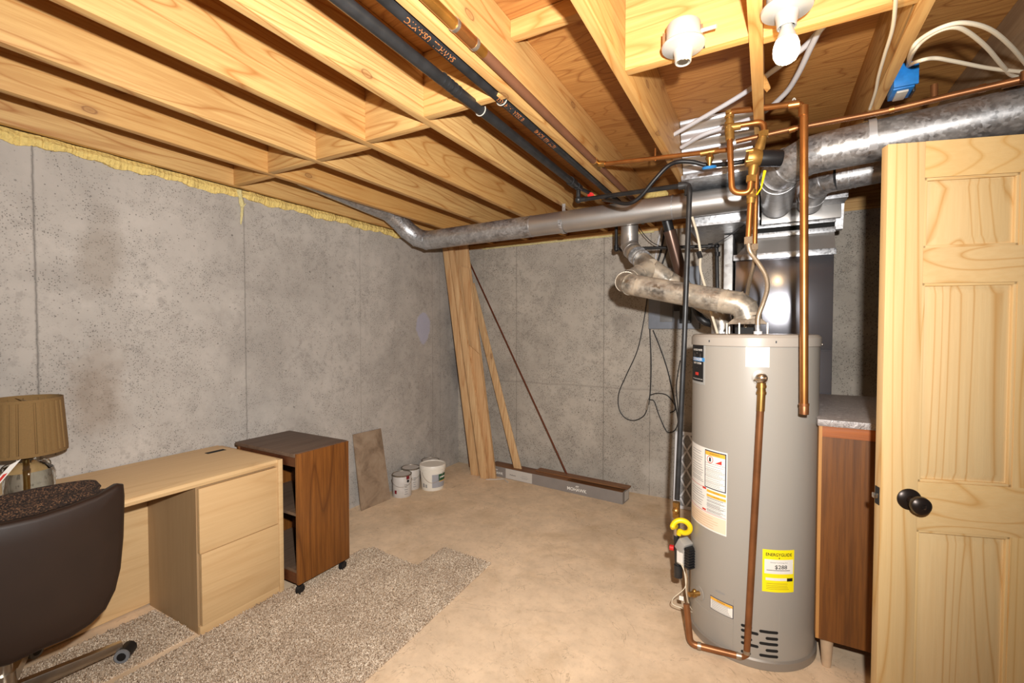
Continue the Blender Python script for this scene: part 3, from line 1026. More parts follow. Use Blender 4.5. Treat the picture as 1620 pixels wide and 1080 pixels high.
b = B().tube(spline([v0 + dv * .08, at(965, 317, y=2.5), at(992, 322, y=2.42), at(1012, 312, y=2.4), at(1035, 285, y=2.38), at(1055, 264, y=2.38), at(1072, 256, y=2.4), at(1095, 256, y=2.42), at(1120, 261, y=2.44), at(1160, 258, y=2.42), at(1196, 251, y=2.45)], 7), .0105, 12)
tag(link('black_hose', b, 'hose'), 'black rubber hose swooping from the red valve behind the copper pump', 'hose')

# ------------------------------------------------------------------ pump and copper loop
yp = 2.2
cp = thing('pump_piping', at(1190, 300, y=yp), 'copper pipe loop and fittings around the bronze circulator pump', 'pipe')
RC = .0125
k1 = at(1154, 208, y=yp)
link('return_bend', B().tube(fillet([k1, at(1158, 305, y=yp), at(1186, 305, y=yp), at(1188, 285, y=yp)], .06, 10), RC, 16), 'copper', cp)
link('upper_bend', B().tube(fillet([at(1164, 199, y=yp), at(1209, 192, y=yp), at(1209, 215, y=yp)], .05, 8), RC * .95, 16), 'copper', cp)
b = B()
for py_, rr in ((178, .016), (185, .019), (190, .0145), (195, .019), (201, .0165), (206, .02), (212, .018)):
    p = at(1154, py_, y=yp)
    b.cyl(p - V((0, 0, .006)), p + V((0, 0, .006)), rr, seg=14)
b.cyl(at(1154, 200, y=yp), at(1155, 222, y=yp), .018, seg=16)
b.cyl(at(1150, 202, y=yp), at(1172, 199, y=yp), .016, seg=14)
link('fitting_stack', b, 'bronze', cp)
yv = 2.14
tl = at(1271, 163, y=yv)
link('overhead_run', B().tube(fillet([at(1154, 195, y=yp), at(1153, 177, y=yp), tl + V((0, .0, 0)), at(1272, 200, y=yv)], .035, 6), .0125, 16), 'copper', cp)
b = B().cyl(tl - V((.0, 0, .012)), tl - V((0, 0, .05)), .0172, seg=18).cyl(tl - V((.05, 0, -.002)), tl - V((.014, 0, 0)), .0165, seg=18)
link_each('elbow_collar', b, 'copper', cp)
link('drop_pipe', B().cyl(at(1272, 172, y=yv), at(1272, 640, y=yv), .0148, seg=20), 'copper', cp, label='long upright copper pipe ending in front of the heater')
link('end_cap', B().lathe([(.0165, .0), (.0165, .03), (.012, .04)], at(1272, 655, y=yv), (0, 0, 1), 18).cyl(at(1272, 640, y=yv) - V((0, 0, .004)), at(1272, 640, y=yv) + V((0, 0, .006)), .018, seg=18), 'copperold', cp)
b = B()
for (px, py) in ((1197, 176), (1256, 164)):
    p = at(px, py, y=2.17)
    b.tube([p + V((math.cos(a) * .006, -.004, math.sin(a) * .02)) for a in [math.radians(x) for x in range(-90, 181, 30)]], .003, 8)
link_each('pipe_clip', b, 'white', cp, label='small white pipe clip')
pump = thing('circulator_pump', at(1192, 252, y=yp), 'bronze circulator pump with a black round motor', 'pump')
pc = at(1192, 250, y=yp)
link('volute', B().lathe([(.02, -.03), (.036, -.026), (.04, -.01), (.038, .012), (.03, .03)], pc, (1, .25, -.1), 24).tube([at(1208, 213, y=yp), at(1202, 232, y=yp), at(1192, 262, y=yp), at(1189, 284, y=yp)], .018, 14, radii=[.015, .02, .021, .014]), 'bronze', pump)
link('union_nut', B().cyl(at(1208, 208, y=yp), at(1208, 217, y=yp), .021, seg=6), 'bronze', pump)
link('union_nut', B().cyl(at(1189, 278, y=yp), at(1188, 288, y=yp), .021, seg=6), 'bronze', pump)
link('motor', B().lathe([(.02, 0), (.034, .002), (.034, .075), (.03, .082), (.004, .083)], pc + V((.026, .008, -.003)), (1, .25, -.1), 28), 'blackplastic', pump)
b = B()
for a in (0, 90, 180, 270):
    v = V((-.012, -.018, 0)) + V((0, math.cos(math.radians(a + 45)) * .03, math.sin(math.radians(a + 45)) * .03))
    b.cyl(pc + v - V((.015, 0, 0)), pc + v + V((.012, 0, 0)), .0055, seg=8)
link_each('bolt', b, 'bronze', pump)
# supply and return stubs to the heater
b1 = thing('supply_piping', at(1188, 385, y=2.22), 'pair of short upright copper pipes above the braided heater hoses', 'pipe')
link('pipe', B().cyl(at(1189, 292, y=2.22), at(1184, 378, y=2.22), .0125, seg=16), 'copper', b1)
link('pipe', B().cyl(at(1197, 262, y=2.27), at(1194, 386, y=2.27), .0105, seg=16), 'copper', b1)
link('ball_valve', B().cyl(at(1189, 300, y=2.22), at(1188, 322, y=2.22), .018, seg=14).cyl(at(1189, 308, y=2.22), at(1189, 313, y=2.22), .022, seg=6), 'bronze', b1)
link('valve_lever', B().tube([at(1197, 308, y=2.2), at(1204, 298, y=2.18), at(1210, 270, y=2.18)], .003, 8, radii=[.003, .003, .006]), 'yellow', b1, label='yellow valve lever')
link('union_nut', B().cyl(at(1184, 375, y=2.22), at(1184, 386, y=2.22), .018, seg=6), 'steelbraid', b1)
link('union_nut', B().cyl(at(1194, 386, y=2.27), at(1194, 395, y=2.27), .015, seg=6), 'steelbraid', b1)
hA = thing('braided_hose', at(1199, 522, y=2.28), 'braided steel hose curving down in front of the furnace to the heater top', 'hose')
b = B().tube(spline([at(1184, 385, y=2.22), at(1187, 398, y=2.22), at(1199, 415, y=2.24), at(1211, 435, y=2.26), at(1214, 455, y=2.28), at(1208, 478, y=2.3), at(1200, 500, y=2.31), at(1199, 519, y=2.31)], 7), .0095, 14)
link('hose', b, 'steelbraid', hA)
link('end_fitting', B().cyl(at(1199, 514, y=2.31), at(1199, 526, y=2.31), .0125, seg=12), 'galv', hA)
hB = B().tube(spline([at(1194, 394, y=2.27), at(1193, 415, y=2.33), at(1186, 445, y=2.45), at(1181, 475, y=2.56), at(1180, 505, y=2.58), at(1180, 526, y=2.58)], 7), .009, 12)
tag(link('braided_hose', hB, 'steelbraid'), 'braided steel hose passing behind the heater flue', 'hose')
# right hand copper line over the big duct
ry = 2.3
r0 = at(1164, 224, y=ry)
rl = thing('copper_line', at(1400, 178, y=ry), 'long tarnished copper pipe running right above the large duct', 'pipe')
link('pipe', B().tube([r0, at(1257, 203, y=ry), at(1400, 176, y=ry - .05), at(1500, 152, y=ry - .1), at(1640, 120, y=ry - .16)], .011, 14), 'copperold', rl)
b = B()
for p, q in (((1206, 216), (1214, 213)), ((1248, 206), (1258, 203)), ((1407, 174), (1415, 172)), ((1548, 141), (1560, 138)), ((1585, 134), (1620, 126))):
    f = lambda t: ry - .05 - (t - 1400) / 240 * .1 if t > 1400 else ry
    b.cyl(at(*p, y=f(p[0])), at(*q, y=f(q[0])), .0135, seg=14)
link_each('coupling', b, 'copper', rl)
link('stub', B().cyl(at(1478, 156, y=2.22), at(1478, 134, y=2.22), .011, seg=12), 'copperold', rl)
link('stub', B().cyl(at(1622, 128, y=2.1), at(1622, 112, y=2.1), .011, seg=12), 'copperold', rl)

# ------------------------------------------------------------------ water heater
HC = V((-.054, 2.442, 0))
HR = .265
wh = thing('water_heater', HC, 'tall beige gas water heater with a yellow label, standing before the furnace', 'water heater')
HT = at(1183, 530, y=HC.y - HR).z
link('tank', B().lathe([(HR - .012, .012), (HR, .02), (HR, HT - .05)], HC, seg=96), 'tank', wh)
link('top_cap', B().lathe([(HR + .002, HT - .05), (HR + .006, HT - .048), (HR + .006, HT - .012), (HR - .004, HT), (HR - .03, HT + .003), (.002, HT + .004)], HC, seg=96), 'tankrim', wh)
link('base_ring', B().lathe([(HR + .004, 0), (HR + .007, .004), (HR + .007, .035), (HR + .001, .042)], HC, seg=96), plain('dull_base_ring', (150, 142, 132), .45, .3), wh, label='dull metal base ring')


def on_tank(px, py, r=HR):
    d = RT * ((px - CX) / F) + UP * ((CY - py) / F) + FW
    a = d.x ** 2 + d.y ** 2
    bb = -2 * (d.x * HC.x + d.y * HC.y)
    c = HC.x ** 2 + HC.y ** 2 - r * r
    disc = max(bb * bb - 4 * a * c, 0)
    t = (-bb - math.sqrt(disc)) / (2 * a)
    p = V((0, 0, EYE)) + d * t
    return math.atan2(p.x - HC.x, -(p.y - HC.y)), p.z       # 0 = facing -Y, + = toward +X


def tk(th, z, r):
    return V((HC.x + math.sin(th) * r, HC.y - math.cos(th) * r, z))


def patch(name, th0, th1, z0, z1, mat, parent, r=.0006, label=None, skew=0.0, th=.0005):
    """curved rectangle on the tank; skew lifts the far end"""
    b = B()
    n = max(2, int(abs(th1 - th0) / .04) + 1)
    rings = []
    for k in range(n + 1):
        t = k / n
        th_ = th0 + (th1 - th0) * t
        dz = skew * t
        rings.append([tk(th_, z0 + dz, HR + r), tk(th_, z1 + dz, HR + r), tk(th_, z1 + dz, HR + r + th), tk(th_, z0 + dz, HR + r + th)])
    b.rings(rings)
    return link(name, b, mat, parent, label=label)


def tank_text(body, size, th, z, mat, parent, r=.0018, bold=0.0, sx=1.0):
    me = text_mesh(body, size, bold)
    for v in me.vertices:
        v.co = tk(th + v.co.x * sx / HR, z + v.co.y, HR + r)
    return link('printed_text', me, mat, parent, smooth=0)


def lines(th0, th1, zs, parent, mat='greyink', r=.0014, h=.0022, ragged=True):
    b = B()
    for z in zs:
        e = th1 - (random.random() * .25 * (th1 - th0) if ragged else 0)
        n = max(2, int((e - th0) / .05) + 1)
        rr = []
        for k in range(n + 1):
            t = th0 + (e - th0) * k / n
            rr.append([tk(t, z, HR + r), tk(t, z + h, HR + r), tk(t, z + h, HR + r + .0003), tk(t, z, HR + r + .0003)])
        b.rings(rr)
    return link('print_line', b, mat, parent)


# yellow energy label
tA, zA = on_tank(1210, 869)
tB, zB = on_tank(1257, 872)
tC, zC = on_tank(1204, 934)
eg = patch('energy_label', (tA + tC) / 2 - .01, tB - .01, zC, zA + .002, 'eg', wh, label='bright yellow energy guide label')
et0, et1, ez0, ez1 = (tA + tC) / 2 - .01, tB - .01, zC, zA
ew, eh = et1 - et0, ez1 - ez0
patch('white_panel', et0 + ew * .06, et1 - ew * .04, ez0 + eh * .44, ez0 + eh * .78, 'paper', eg, .0012)
tank_text('ENERGYGUIDE', .0185, (et0 + et1) / 2, ez1 - eh * .105, 'ink', eg, bold=.0003, sx=ew * HR / .135 * .9)
b = B()
c_ = (et0 + et1) / 2
b.prism([tk(c_ - .012, ez1 - eh * .17, HR + .0018), tk(c_, ez1 - eh * .205, HR + .0018), tk(c_ + .012, ez1 - eh * .17, HR + .0018)], tk(c_, 0, .0004) - HC)
link('arrow_mark', b, 'ink', eg)
tank_text('$288', .023, c_ + .03, ez0 + eh * .60, 'ink', eg, bold=.0002, sx=1.1)
lines(et0 + ew * .12, et1 - ew * .15, [ez0 + eh * .52], eg, 'ink', .0018, .002, False)
tank_text('Estimated Yearly Energy Cost', .0058, c_, ez0 + eh * .71, 'ink', eg)
lines(et0 + ew * .12, et1 - ew * .1, [ez0 + eh * f for f in (.07, .11, .15, .2)], eg, plain('olive_print', (170, 150, 30), .6), .0012, .0018)
patch('white_panel', et0 + ew * .1, et0 + ew * .75, ez0 + eh * .28, ez0 + eh * .34, 'paper', eg, .0012)
patch('logo_mark', et0 + ew * .76, et1 - ew * .05, ez0 + eh * .265, ez0 + eh * .34, 'ink', eg, .0014)

# notice on the top
t0, z1 = on_tank(1180, 544)
t1, z0 = on_tank(1217, 581)
pl = patch('notice_sticker', t0, t1, z0, z1, 'paper', wh, label='white paper notice near the top')
lines(t0 + .02, t1 - .02, [z0 + (z1 - z0) * f for f in (.12, .2, .3, .38, .46, .56, .64, .72, .86)], pl, plain('faint_print', (206, 198, 186), .7), .0012, .0022)
# brand plate
t0, z1 = on_tank(1098, 541)
t1, z0 = on_tank(1115, 609)
t0 = t1 - .52
bpz = patch('brand_plate', t0, t1, z0, z1, 'silver', wh, th=.001, label='tall silver bordered maker plate')
patch('black_field', t0, t1 - .035, z0 + .012, z1 - .010, 'ink', bpz, .0018)
tm = (t0 + t1) / 2 + .02
hh = z1 - z0
tank_text('BRADFORD WHITE', .0125, tm, z1 - hh * .18, 'paper', bpz, .0028, .0003, .85)
patch('blue_band', tm - .2, t1 + .0, z1 - hh * .45, z1 - hh * .36, 'bluepr', bpz, .0024)
tank_text('DEFENDER', .019, tm, z1 - hh * .405, 'paper', bpz, .0036, .0004)
tank_text('SAFETY SYSTEM', .0115, tm, z1 - hh * .5, 'paper', bpz, .0028, .0003)
b = B()
b.prism([tk(tm - .12, z1 - hh * .27, HR + .0021), tk(tm, z1 - hh * .24, HR + .0021), tk(tm + .12, z1 - hh * .27, HR + .0021), tk(tm + .1, z1 - hh * .52, HR + .0021), tk(tm, z1 - hh * .62, HR + .0021), tk(tm - .1, z1 - hh * .52, HR + .0021)], (tk(tm, 0, .0003) - HC))
link('shield_mark', b, plain('grey_shield', (128, 122, 116), .5), bpz)
patch('red_mark', tm - .06, tm + .06, z1 - hh * .79, z1 - hh * .72, 'redink', bpz, .0024)
tank_text('WWW.BRADFORDWHITE.COM', .007, tm, z1 - hh * .88, 'paper', bpz, .0028)
# warning sheet
t0, _ = on_tank(1097, 740)
t1, z1 = on_tank(1151, 717)
_, z0 = on_tank(1150, 849)
t0 = t1 - .95
ws = patch('warning_sheet', t0, t1, z0, z1, 'paper', wh, label='large white warning sheet with printed blocks')
wz = z1 - z0
patch('cream_strip', t0 + .02, t1 - .01, z0 + .006, z0 + wz * .19, 'paperwarm', ws, .0011)
tw0, tw1 = t1 - .43, t1 - .015
fz0, fz1 = z0 + wz * .515, z1 - .006
fr = patch('warning_block', tw0, tw1, fz0, fz1, plain('slate_border', (56, 60, 74), .6), ws, .0011, label='dark bordered warning block')
patch('white_panel', tw0 + .018, tw1 - .018, fz0 + .005, fz1 - .005, 'paper', fr, .0018)
patch('orange_band', tw0 + .018, tw1 - .018, fz1 - .022, fz1 - .005, 'orange', fr, .0024)
tank_text('WARNING', .011, (tw0 + tw1) / 2, fz1 - .0135, 'ink', fr, .0032)
lines(tw0 + .03, tw1 - .03, [fz0 + (fz1 - fz0) * f for f in (.06, .1, .14, .2, .25, .3, .36, .4, .44, .5, .54, .6)], fr, 'greyink', .0024, .0018)
lines(tw0 + .02, tw1 - .02, [fz0 + (fz1 - fz0) * f for f in (.17, .33, .475, .66)], fr, 'ink', .0026, .001, False)
b = B()
cth, cz = tw0 + .12, fz0 + (fz1 - fz0) * .77
b.rings([[tk(cth + math.cos(a) * .017 / HR, cz + math.sin(a) * .017, HR + .003), tk(cth + math.cos(a) * .0145 / HR, cz + math.sin(a) * .0145, HR + .003), tk(cth + math.cos(a) * .0145 / HR, cz + math.sin(a) * .0145, HR + .0034), tk(cth + math.cos(a) * .017 / HR, cz + math.sin(a) * .017, HR + .0034)] for a in [2 * PI * k / 20 for k in range(20)]], closed=True)
b.prism([tk(tw0 + .22, cz - .012, HR + .003), tk(tw0 + .34, cz - .012, HR + .003), tk(tw0 + .34, cz + .006, HR + .003)], (tk(tw0 + .28, 0, .0004) - HC))
link('warning_symbol', b, 'redink', fr)
link('warning_symbol', B().prism([tk(cth - .02, cz - .009, HR + .003), tk(cth + .02, cz - .009, HR + .003), tk(cth + .015, cz + .009, HR + .003), tk(cth - .015, cz + .009, HR + .003)], (tk(cth, 0, .0004) - HC)), 'ink', fr)
t3 = t1 - .38
patch('orange_band', t3, t1 - .015, z0 + wz * .465, z0 + wz * .495, 'orange', ws, .0011)
patch('orange_band', t3, t1 - .015, z0 + wz * .41, z0 + wz * .44, 'orange', ws, .0011)
tank_text('CAUTION', .007, (t3 + t1) / 2, z0 + wz * .48, 'ink', ws)
tank_text('CAUTION', .007, (t3 + t1) / 2, z0 + wz * .425, 'ink', ws)
lines(t3 + .01, t1 - .03, [z0 + wz * f for f in (.22, .235, .255, .275, .29, .31, .33, .35, .37, .39)], ws, 'greyink')
lines(t3, t1 - .015, [z0 + wz * f for f in (.245, .3, .32, .36, .4)], ws, 'ink', .0016, .0009, False)
lines(t0 + .1, tw0 - .03, [z0 + wz * f for f in (.56, .58, .6, .63, .65, .67, .7, .73, .76, .8, .83, .86, .9, .93)], ws, 'greyink')
lines(t0 + .1, t3 - .04, [z0 + wz * f for f in (.26, .29, .32, .36, .39, .42, .45)], ws, 'greyink')
lines(t0 + .02, t1 - .01, [z0 + wz * .205], ws, 'redink', .0014, .0016, False)
lines(t0 + .02, t3 - .02, [z0 + wz * .5], ws, 'redink', .0014, .0016, False)
patch('red_bar', t3 - .1, t3 - .015, z0 + wz * .485, z0 + wz * .51, 'redink', ws, .0014)
patch('red_bar', t3 - .1, t3 - .015, z0 + wz * .22, z0 + wz * .24, 'redink', ws, .0014)
lines(t0 + .1, t1 - .05, [z0 + wz * f for f in (.03, .06, .09, .12, .15)], ws, plain('tan_print', (214, 176, 140), .7))
# small lower label
t0, z1 = on_tank(1124, 938)
t1, z0 = on_tank(1160, 979)
z1b = on_tank(1160, 958)[1]
sl = patch('instruction_label', t0, t1, z0, z1b, plain('slate_border_small', (56, 60, 74), .6), wh, label='small bordered instruction label low on the tank')
patch('white_panel', t0 + .01, t1 - .01, z0 + .003, z1b - .003, 'paper', sl, .0012)
patch('orange_band', t0 + .01, t1 - .01, z1b - .014, z1b - .003, 'orange', sl, .0018)
tank_text('WARNING', .008, (t0 + t1) / 2, z1b - .0085, 'ink', sl, .0026)
lines(t0 + .03, t1 - .03, [z0 + (z1b - z0) * f for f in (.12, .24, .36, .48, .6, .7)], sl, 'greyink', .002)
lines(t0 + .1, t0 + .26, [on_tank(1140, 937)[1] - .004, on_tank(1140, 937)[1]], wh, 'greyink', .0008, .002, False)
# access panel seam
t2, z2 = on_tank(1240, 935)
b = B()
for (ta, tb, zq) in ((on_tank(1100, 950)[0], on_tank(1160, 990)[0], on_tank(1160, 990)[1] + .005),):
    n = 12
    b.rings([[tk(ta + (tb - ta) * k / n, zq - .0008, HR), tk(ta + (tb - ta) * k / n, zq + .0008, HR), tk(ta + (tb - ta) * k / n, zq, HR + .0012)] for k in range(n + 1)])
ta = on_tank(1160, 1000)[0]
b.rings([[tk(ta - .002, z, HR), tk(ta + .002, z, HR), tk(ta, z, HR + .0012)] for z in (.05, .27)])
ta = on_tank(1233, 1000)[0]
b.rings([[tk(ta - .002, z, HR), tk(ta + .002, z, HR), tk(ta, z, HR + .001)] for z in (.05, .27)])
link('panel_seam', b, 'tankrim', wh)
# vent slots
b_rows = [(1172, 1190, 993), (1172, 1200, 1003), (1172, 1190, 1012), (1172, 1200, 1023), (1172, 1188, 1034), (1201, 1231, 1001), (1211, 1231, 1011), (1201, 1231, 1020), (1211, 1231, 1030), (1201, 1231, 1039)]
for (pa, pb, py) in b_rows:
    ta, za = on_tank(pa, py)
    tb, zb = on_tank(pb, py)
    zz_ = zb
    b = B()
    hw = .0062
    loop = []
    for s_ in range(9):
        a = PI / 2 + PI * s_ / 8
        loop.append((ta + hw / HR + math.cos(a) * hw / HR, zz_ + math.sin(a) * hw))
    for s_ in range(9):
        a = -PI / 2 + PI * s_ / 8
        loop.append((tb - hw / HR + math.cos(a) * hw / HR, zz_ + math.sin(a) * hw))
    # strip mesh following the curve
    rr = []
    L__ = (tb - ta) * HR
    ss = [hw * (1 - math.cos(PI / 2 * j / 4)) for j in range(5)]
    ss = ss + [L__ / 2] + [L__ - q for q in ss[::-1]]
    for sq in ss:
        t = ta + sq / HR
        e_ = min(sq, L__ - sq)
        h_ = hw * math.sqrt(max(0.02, 1 - max(0, 1 - e_ / hw) ** 2))
        rr.append([tk(t, zz_ - h_, HR + .0004), tk(t, zz_ + h_, HR + .0004), tk(t, zz_ + h_, HR + .0008), tk(t, zz_ - h_, HR + .0008)])
    b.rings(rr)
    link('vent_slot', b, 'dark', wh)
# drain valve
td, zd = on_tank(1107, 938)
nrm = (tk(td, 0, 1) - HC)
p = tk(td, zd, HR)
link('drain_flange', B().lathe([(.032, 0), (.03, .002), (.01, .004)], p, nrm, 24), 'tank', wh)
link('drain_valve', B().lathe([(.011, 0), (.011, .02), (.015, .022), (.015, .036), (.012, .038), (.012, .055), (.009, .056)], p, nrm, 16).sphere(p + nrm * .028 + V((0, 0, .012)), .011), 'brass', wh, label='brass drain valve')
# draft hood
hz = HT + .004
hx, hy = -.078, HC.y
b = B()
b.hexa([(hx - .085, hy - .085, hz + .045), (hx + .085, hy - .085, hz + .045), (hx + .085, hy + .085, hz + .045), (hx - .085, hy + .085, hz + .045)], [(hx - .06, hy - .06, hz + .07), (hx + .06, hy - .06, hz + .07), (hx + .06, hy + .06, hz + .07), (hx - .06, hy + .06, hz + .07)], .004)
b.lathe([(.062, .07), (.06, .085), (.059, .1)], (hx, hy, hz), seg=28)
for sx in (-1, 1):
    for sy in (-1, 1):
        b.box(hx + sx * .083 - .003, hx + sx * .083 + .003, hy + sy * .083 - .006, hy + sy * .083 + .006, hz, hz + .05)
b.box(hx - .034, hx - .028, hy - .088, hy - .084, hz, hz + .05)
link('draft_hood', b, 'vent', wh)
link('hood_base', B().box(hx - .05, hx + .05, hy - .05, hy + .05, hz, hz + .03), 'dark', wh)
link('water_nipple', B().cyl(at(1199, 528, y=2.31), V((at(1199, 528, y=2.31).x, 2.31, HT)), .014, seg=12).cyl(V((at(1199, 528, y=2.31).x, 2.31, HT + .002)), V((at(1199, 528, y=2.31).x, 2.31, HT + .016)), .018, seg=12), 'pex', wh, label='pale blue grey inlet nipple')
b = B()
for px in (1124, 1227):
    tq, zq = on_tank(px, 537)
    b.obox(tk(tq, HT - .028, HR + .007), (.005, .004, .009))
link_each('cap_clip', b, 'ink', wh)
# relief valve and discharge pipe
tv, zv = on_tank(1203, 597)
p = tk(tv, zv, HR)
nr = tk(tv, 0, 1) - HC
tpv = thing('relief_pipe', at(1180, 1046, z=.02), 'brown copper relief pipe dropping down the front of the heater to the floor', 'pipe')
link('escutcheon', B().lathe([(.033, 0), (.033, .003), (.02, .006)], p, nr, 24), 'tank', wh)
pv = p + nr * .035
link('relief_valve', B().sphere(pv, .0235, (1, 1, 1), 20).cyl(p, pv, .013, seg=14).tube([pv + V((-.026, -.012, -.006)), pv + V((0, -.025, 0)), pv + V((.018, -.02, .003))], .0035, 8), 'chrome', tpv, label='silver relief valve')
yr = pv.y
f0 = pv - V((0, 0, .02))
b = B()
for k, rr in enumerate((.017, .019, .0155, .0165, .019, .0155)):
    q = pv - V((0.0, 0, .024 + k * .009))
    b.cyl(q + V((0, 0, .005)), q - V((0, 0, .005)), rr, seg=16)
b.cyl(pv - V((0, 0, .07)), pv - V((.002, 0, .135)), .0155, seg=16)
link('valve_adapter', b, 'brass', tpv)
fb = at(1181, 1040, z=.03)
p2 = at(1092, 1018, z=.03)
p3_ = at(1086, 955, y=p2.y + .03)
link('discharge_pipe', B().tube(fillet([pv - V((.002, 0, .12)), fb, p2, p3_], .028, 6), .0142, 18), 'copperold', tpv)
b = B()
d3 = (p2 - fb).normalized()
b.cyl(fb + d3 * .02, fb + d3 * .04, .0165, seg=16).cyl(fb + V((0, 0, .02)), fb + V((0, 0, .035)), .0165, seg=16).cyl(p2 - d3 * .03, p2 - d3 * .045, .0165, seg=16)
link_each('elbow_joint', b, 'solder', tpv)
# gas control
gcp = at(1083, 878, y=2.34)
gc = thing('gas_control', gcp, 'grey and black gas control box on the left side of the heater', 'gas valve')
rot = Matrix.Rotation(math.radians(-35), 3, 'Z')
link('housing', B().obox(gcp + V((0, 0, 0)), (.05, .06, .085), rot, .006).obox(gcp + V((-.004, .0, .05)), (.045, .06, .06), rot @ Matrix.Rotation(math.radians(28), 3, 'Y'), .006), plain('grey_housing', (160, 156, 150), .5), gc)
b = B().obox(gcp + rot @ V((.037, .005, .005)), (.032, .066, .1), rot, .006)
for k in range(7):
    b.obox(gcp + rot @ V((.042, .005, -.035 + k * .013)), (.034, .07, .006), rot, .001)
link('cover', b, 'blackplastic', gc)
link('rating_label', B().obox(gcp + rot @ V((-.0, -.031, -.005)), (.036, .002, .055), rot), 'paper', gc)
link('reset_knob', B().cyl(gcp + V((-.055, .03, .01)), gcp + V((-.075, .03, .01)), .014, seg=12), 'red', gc, label='red knob')
link('gas_tube', B().tube(spline([gcp + V((.012, 0, -.04)), at(1088, 920, y=2.33), at(1089, 950, y=2.36), at(1094, 975, y=2.42)], 6), .009, 12), 'chrome', gc)
link('wire', B().tube(spline([gcp + V((-.03, 0, -.02)), at(1079, 895, y=2.3), at(1085, 912, y=2.3), at(1083, 930, y=2.28), at(1066, 945, y=2.28), at(1064, 955, y=2.28), at(1080, 962, y=2.28), at(1095, 968, y=2.33)], 6), .0018, 6).tube(spline([at(1080, 890, y=2.3), at(1084, 915, y=2.3), at(1086, 940, y=2.3), at(1092, 960, y=2.33), at(1100, 968, y=2.36)], 6), .0018, 6), 'romex', gc)
link('wire_tag', B().obox(at(1078, 946, y=2.275), (.02, .002, .02)), 'paper', gc)

# ------------------------------------------------------------------ electrical panel and wall cables
ep = thing('electrical_panel', at(1060, 520, y=4.03), 'grey electrical panel on the far wall behind the flues', 'panel')
ax0, ax1, az0, az1 = at(1026, 500, y=3.96).x, at(1106, 500, y=3.96).x, at(1060, 520, y=3.96).z, at(1060, 423, y=3.96).z
link('enclosure', B().box(ax0, ax1, 3.96, YB, az0, az1, .003), 'panelgrey', ep)
link('panel_door', B().box(at(1044, 500, y=3.95).x, at(1064, 500, y=3.95).x, 3.95, 3.96, at(1050, 509, y=3.95).z, at(1050, 440, y=3.95).z, .002), 'paneldoor', ep)
link('breaker', B().box(at(1066, 490, y=3.95).x, at(1079, 490, y=3.95).x, 3.94, 3.96, at(1070, 492, y=3.95).z, at(1070, 482, y=3.95).z, .002), 'blackplastic', ep)
tag(link('disconnect_switch', B().box(at(1075, 500, y=3.9).x, at(1092, 500, y=3.9).x, 3.9, 3.955, at(1080, 511, y=3.9).z, at(1080, 485, y=3.9).z, .004), 'blackplastic'), 'small black switch box at the electrical panel', 'switch')
yw = 4.018


def cable(pts, r, mat, lb, cat='cable', name='wall_cable', y=yw, group=None):
    P = [at(p[0], p[1], y=(p[2] if len(p) > 2 else y)) for p in pts]
    o = link(name, B().tube(spline(P, 7), r, 8), mat)
    return tag(o, lb, cat, group)


cable([(1024, 470), (1018, 510), (1008, 555), (990, 595), (979, 622), (979, 645), (988, 660), (1003, 665), (1018, 658), (1024, 645), (1027, 630)], .0045, 'cable', 'black cable hanging in a wide loop left of the electrical panel')
cable([(1027, 465), (1028, 522), (1030, 570), (1029, 615), (1026, 640)], .005, 'cable', 'black cable hanging straight down from the left edge of the panel')
cable([(1033, 522), (1045, 552), (1056, 585), (1064, 620), (1070, 648), (1074, 672)], .005, 'cable', 'black cable slanting down from the bottom of the panel to the filter')
cable([(1028, 625), (1040, 622), (1055, 625), (1066, 638), (1068, 648), (1060, 653)], .0045, 'cable', 'short black cable end arching right of the splice')
cable([(1028, 632), (1035, 635), (1042, 655), (1052, 678), (1058, 684), (1068, 680), (1073, 665), (1072, 640), (1070, 610), (1076, 570)], .0045, 'cable', 'black cable dipping in a U above the furnace filter')
tag(link('cable_splice', B().cyl(at(1026, 632, y=yw - .004), at(1023, 648, y=yw - .004), .009, seg=10), 'chrome'), 'pale metal splice clamp on the hanging black cables', 'clamp')
cable([(1008, 355), (1020, 372), (1035, 385), (1060, 395)], .003, 'cable', 'thin black wire sagging behind the upright grey riser', y=3.7)
cable([(1052, 362), (1046, 395), (1040, 415), (1036, 425)], .009, 'cable', 'black cable bundle entering the top of the electrical panel', y=3.98)
cable([(1047, 360), (1040, 390), (1035, 425)], .008, 'pex', 'grey cable entering the top left of the electrical panel', y=3.99)
cable([(1060, 362), (1055, 395), (1046, 422)], .007, 'cable', 'blue black cable right of the bundle above the panel', y=3.98)
cable([(1178, 355), (1150, 375), (1110, 398)], .003, 'cable', 'thin black wire running up to the plenum', y=3.0)
cable([(1095, 343, 2.9), (1103, 370, 2.9), (1108, 400, 2.9), (1108, 425, 2.88), (1116, 455, 2.85), (1124, 490, 2.8), (1136, 530, 2.75)], .007, 'romex', 'beige cable dropping behind the flue to the heater top', y=2.9)
cable([(1105, 398, 2.88), (1108, 408, 2.88)], .014, 'blackplastic', 'black tape wrapped round the beige cable', name='tape_wrap', cat='tape')

# ------------------------------------------------------------------ furnace filter leaning at the far wall
ff = thing('furnace_filter', at(1080, 810, y=3.85), 'white framed furnace filter with diamond mesh leaning on the far wall behind the gas pipe', 'filter')
F0 = at(1063, 806, z=0)
F0.y = 3.87
u = V((1, -.03, 0)).normalized()
up = V((0, .12, 1)).normalized()
fw, fh = .36, .615
nn = u.cross(up).normalized()
if nn.y > 0:
    nn = -nn


def fpt(a, b_, d=0):
    return F0 + u * a + up * b_ + nn * d


